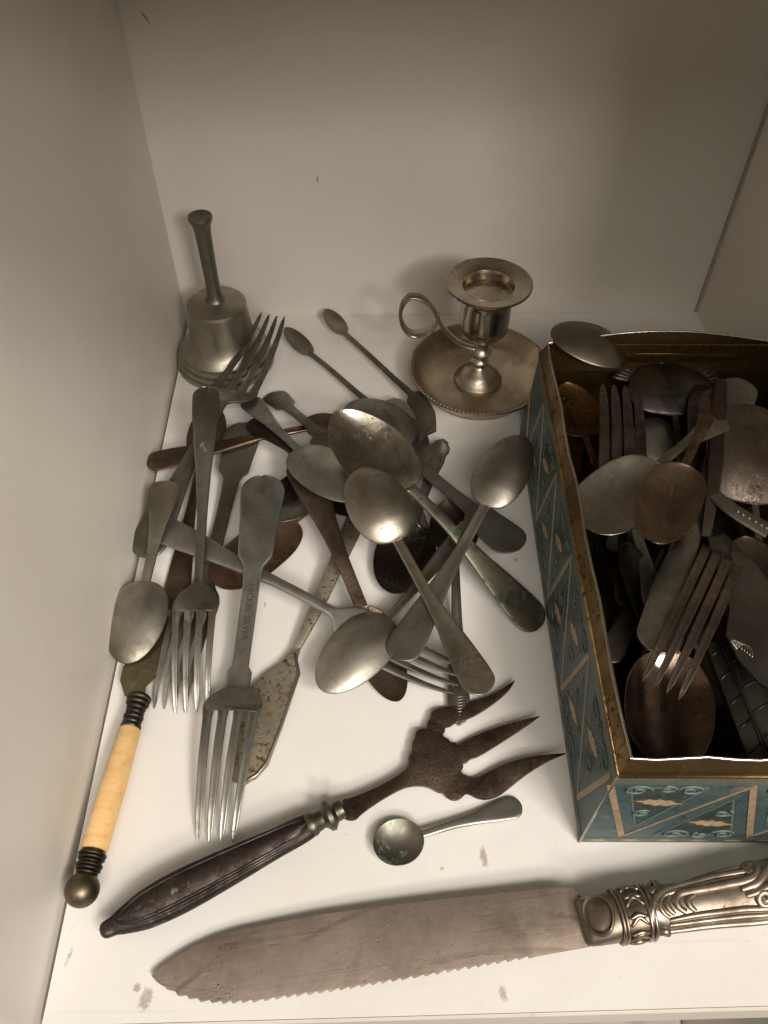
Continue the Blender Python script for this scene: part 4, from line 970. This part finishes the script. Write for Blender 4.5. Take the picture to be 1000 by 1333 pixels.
for p in pp[6:]: bd.append(lathe_vf([(0, -.0007), (.0008, -.0003), (.0009, .0003), (0, .0009)], 6, p+n_*.0010))
V, F = join_vf(bd); x_ = mesh('beading', V, F, mk('bead_pale', SIL), o); x_['kind'] = 'stuff'
tsp('brown spoon with narrow rim along the right frame edge of the tin', (940, 645), (1012, 790), 60, 22, .42, mk('right_brown', DRK, base=(.20, .17, .145), rough=.28), 56, 60, flip=False)
tsp('dark spoon on its side with bright rim along the left of the tin', (770, 600), (862, 852), 66, 26, .50, mk('bright_rim', DRK, rough=.24), 44, 52, roll=-.5)
tsp('pale spoon with flat handle sloping under the soup spoon in the tin', (866, 820), (800, 610), 56, 44, .62, mk('pale_flat', SIL), 48, 38, style='english')
tsp('nickel spoon with bright fiddle handle end pointing down in the middle of the tin', (853, 848), (935, 560), 56, 64, .66, mk('bright_fiddle', SIL, base=(.64, .62, .57), rough=.3), 57, 46, style='straight')
tsp('large glossy copper spoon bowl in the front corner of the tin', (880, 730), (868, 996), 122, 30, .50, mk('glossy_copper', COP, base=(.44, .35, .285), tarn=(.25, .175, .13), rough=.13, spots=.15), 40, 44, n=2.2, egg=.95, depth=.40, name='serving_spoon')
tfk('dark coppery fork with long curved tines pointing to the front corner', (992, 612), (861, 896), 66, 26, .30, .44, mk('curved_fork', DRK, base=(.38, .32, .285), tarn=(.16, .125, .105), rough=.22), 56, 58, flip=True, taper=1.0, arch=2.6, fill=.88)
bl = [(922, 700), (944, 694), (985, 735), (1012, 775), (1012, 905), (988, 888), (962, 858), (945, 826), (950, 790), (935, 745)]
o = thing('fish_knife', 'grey engraved fish knife blade lying at the right of the tin', 'knife', P(960, 800, .056), G2)
m_eng = mk('engraved_grey', PEW, base=(.33, .32, .28), rough=.36)
slab('blade', [P(x, y, .058+.00004*(y-700)*.6) for x, y in bl], .0014, m_eng, o, .0003)
for k in range(7):
    V, F = tube_vf([P(955+10*math.cos(a)*(.4+.13*k)+k*2.2, 838+k*2.2-12*math.sin(a)*(.4+.1*k), .0616) for a in np.linspace(-.4, 2.6, 10)], .00028, 5); mesh('engraved_shell', V, F, mk('engr', SIL) if k == 0 else bpy.data.materials['engr'], o)
for (a, b, lab) in (((926, 838), (992, 1010), 'blackened knife handle nearest the front corner of the tin'), ((944, 815), (1022, 985), 'blackened knife handle with chevrons below the engraved blade')):
    o, pp, ww, s_, n_ = bar('table_knife', lab, 'knife', [(a[0], a[1], 48), ((a[0]+b[0])/2, (a[1]+b[1])/2, 46), (b[0], b[1], 42)], [20, 24, 26] if a[0] < 930 else [34, 42, 46], 4.5, mk('black_handle', DRK, base=(.11, .10, .09)))
    for k in range(1, len(pp)-1, 2):
        V, F = tube_vf([pp[k]+s_*ww[k]*.8+n_*.0026, pp[k]-s_*ww[k]*.8+n_*.0026+(pp[k+1]-pp[k])*.7], .0004, 5); mesh('chevron', V, F, bpy.data.materials['black_handle'], o)
    for f_ in (-.9, .9):
        V, F = tube_vf([p+s_*w*f_+n_*.0024 for p, w in zip(pp, ww)], .0006, 5); mesh('ridge', V, F, bpy.data.materials['black_handle'], o)

# ------------------------------------------------------------------ things on the shelf below, just showing past the front edge
def low(name, label, cat, x0, x1, z, col):
    a = P(x0, 1322, z); b = P(x1, 1322, z)
    o = box(name, (a[0], a[1]-.05, z-.05), (b[0], a[1]+.10, z), plain(name+'_colour', col, .5, 0, .4, 30), bevel=.001)
    return setp(o, label, cat)
low('red_box', 'dark red box on the shelf below, just past the front edge', 'box', 372, 634, -.25, (.22, .05, .055))
low('white_carton', 'white carton on the shelf below beside the red box', 'box', 638, 884, -.24, (.55, .52, .50))
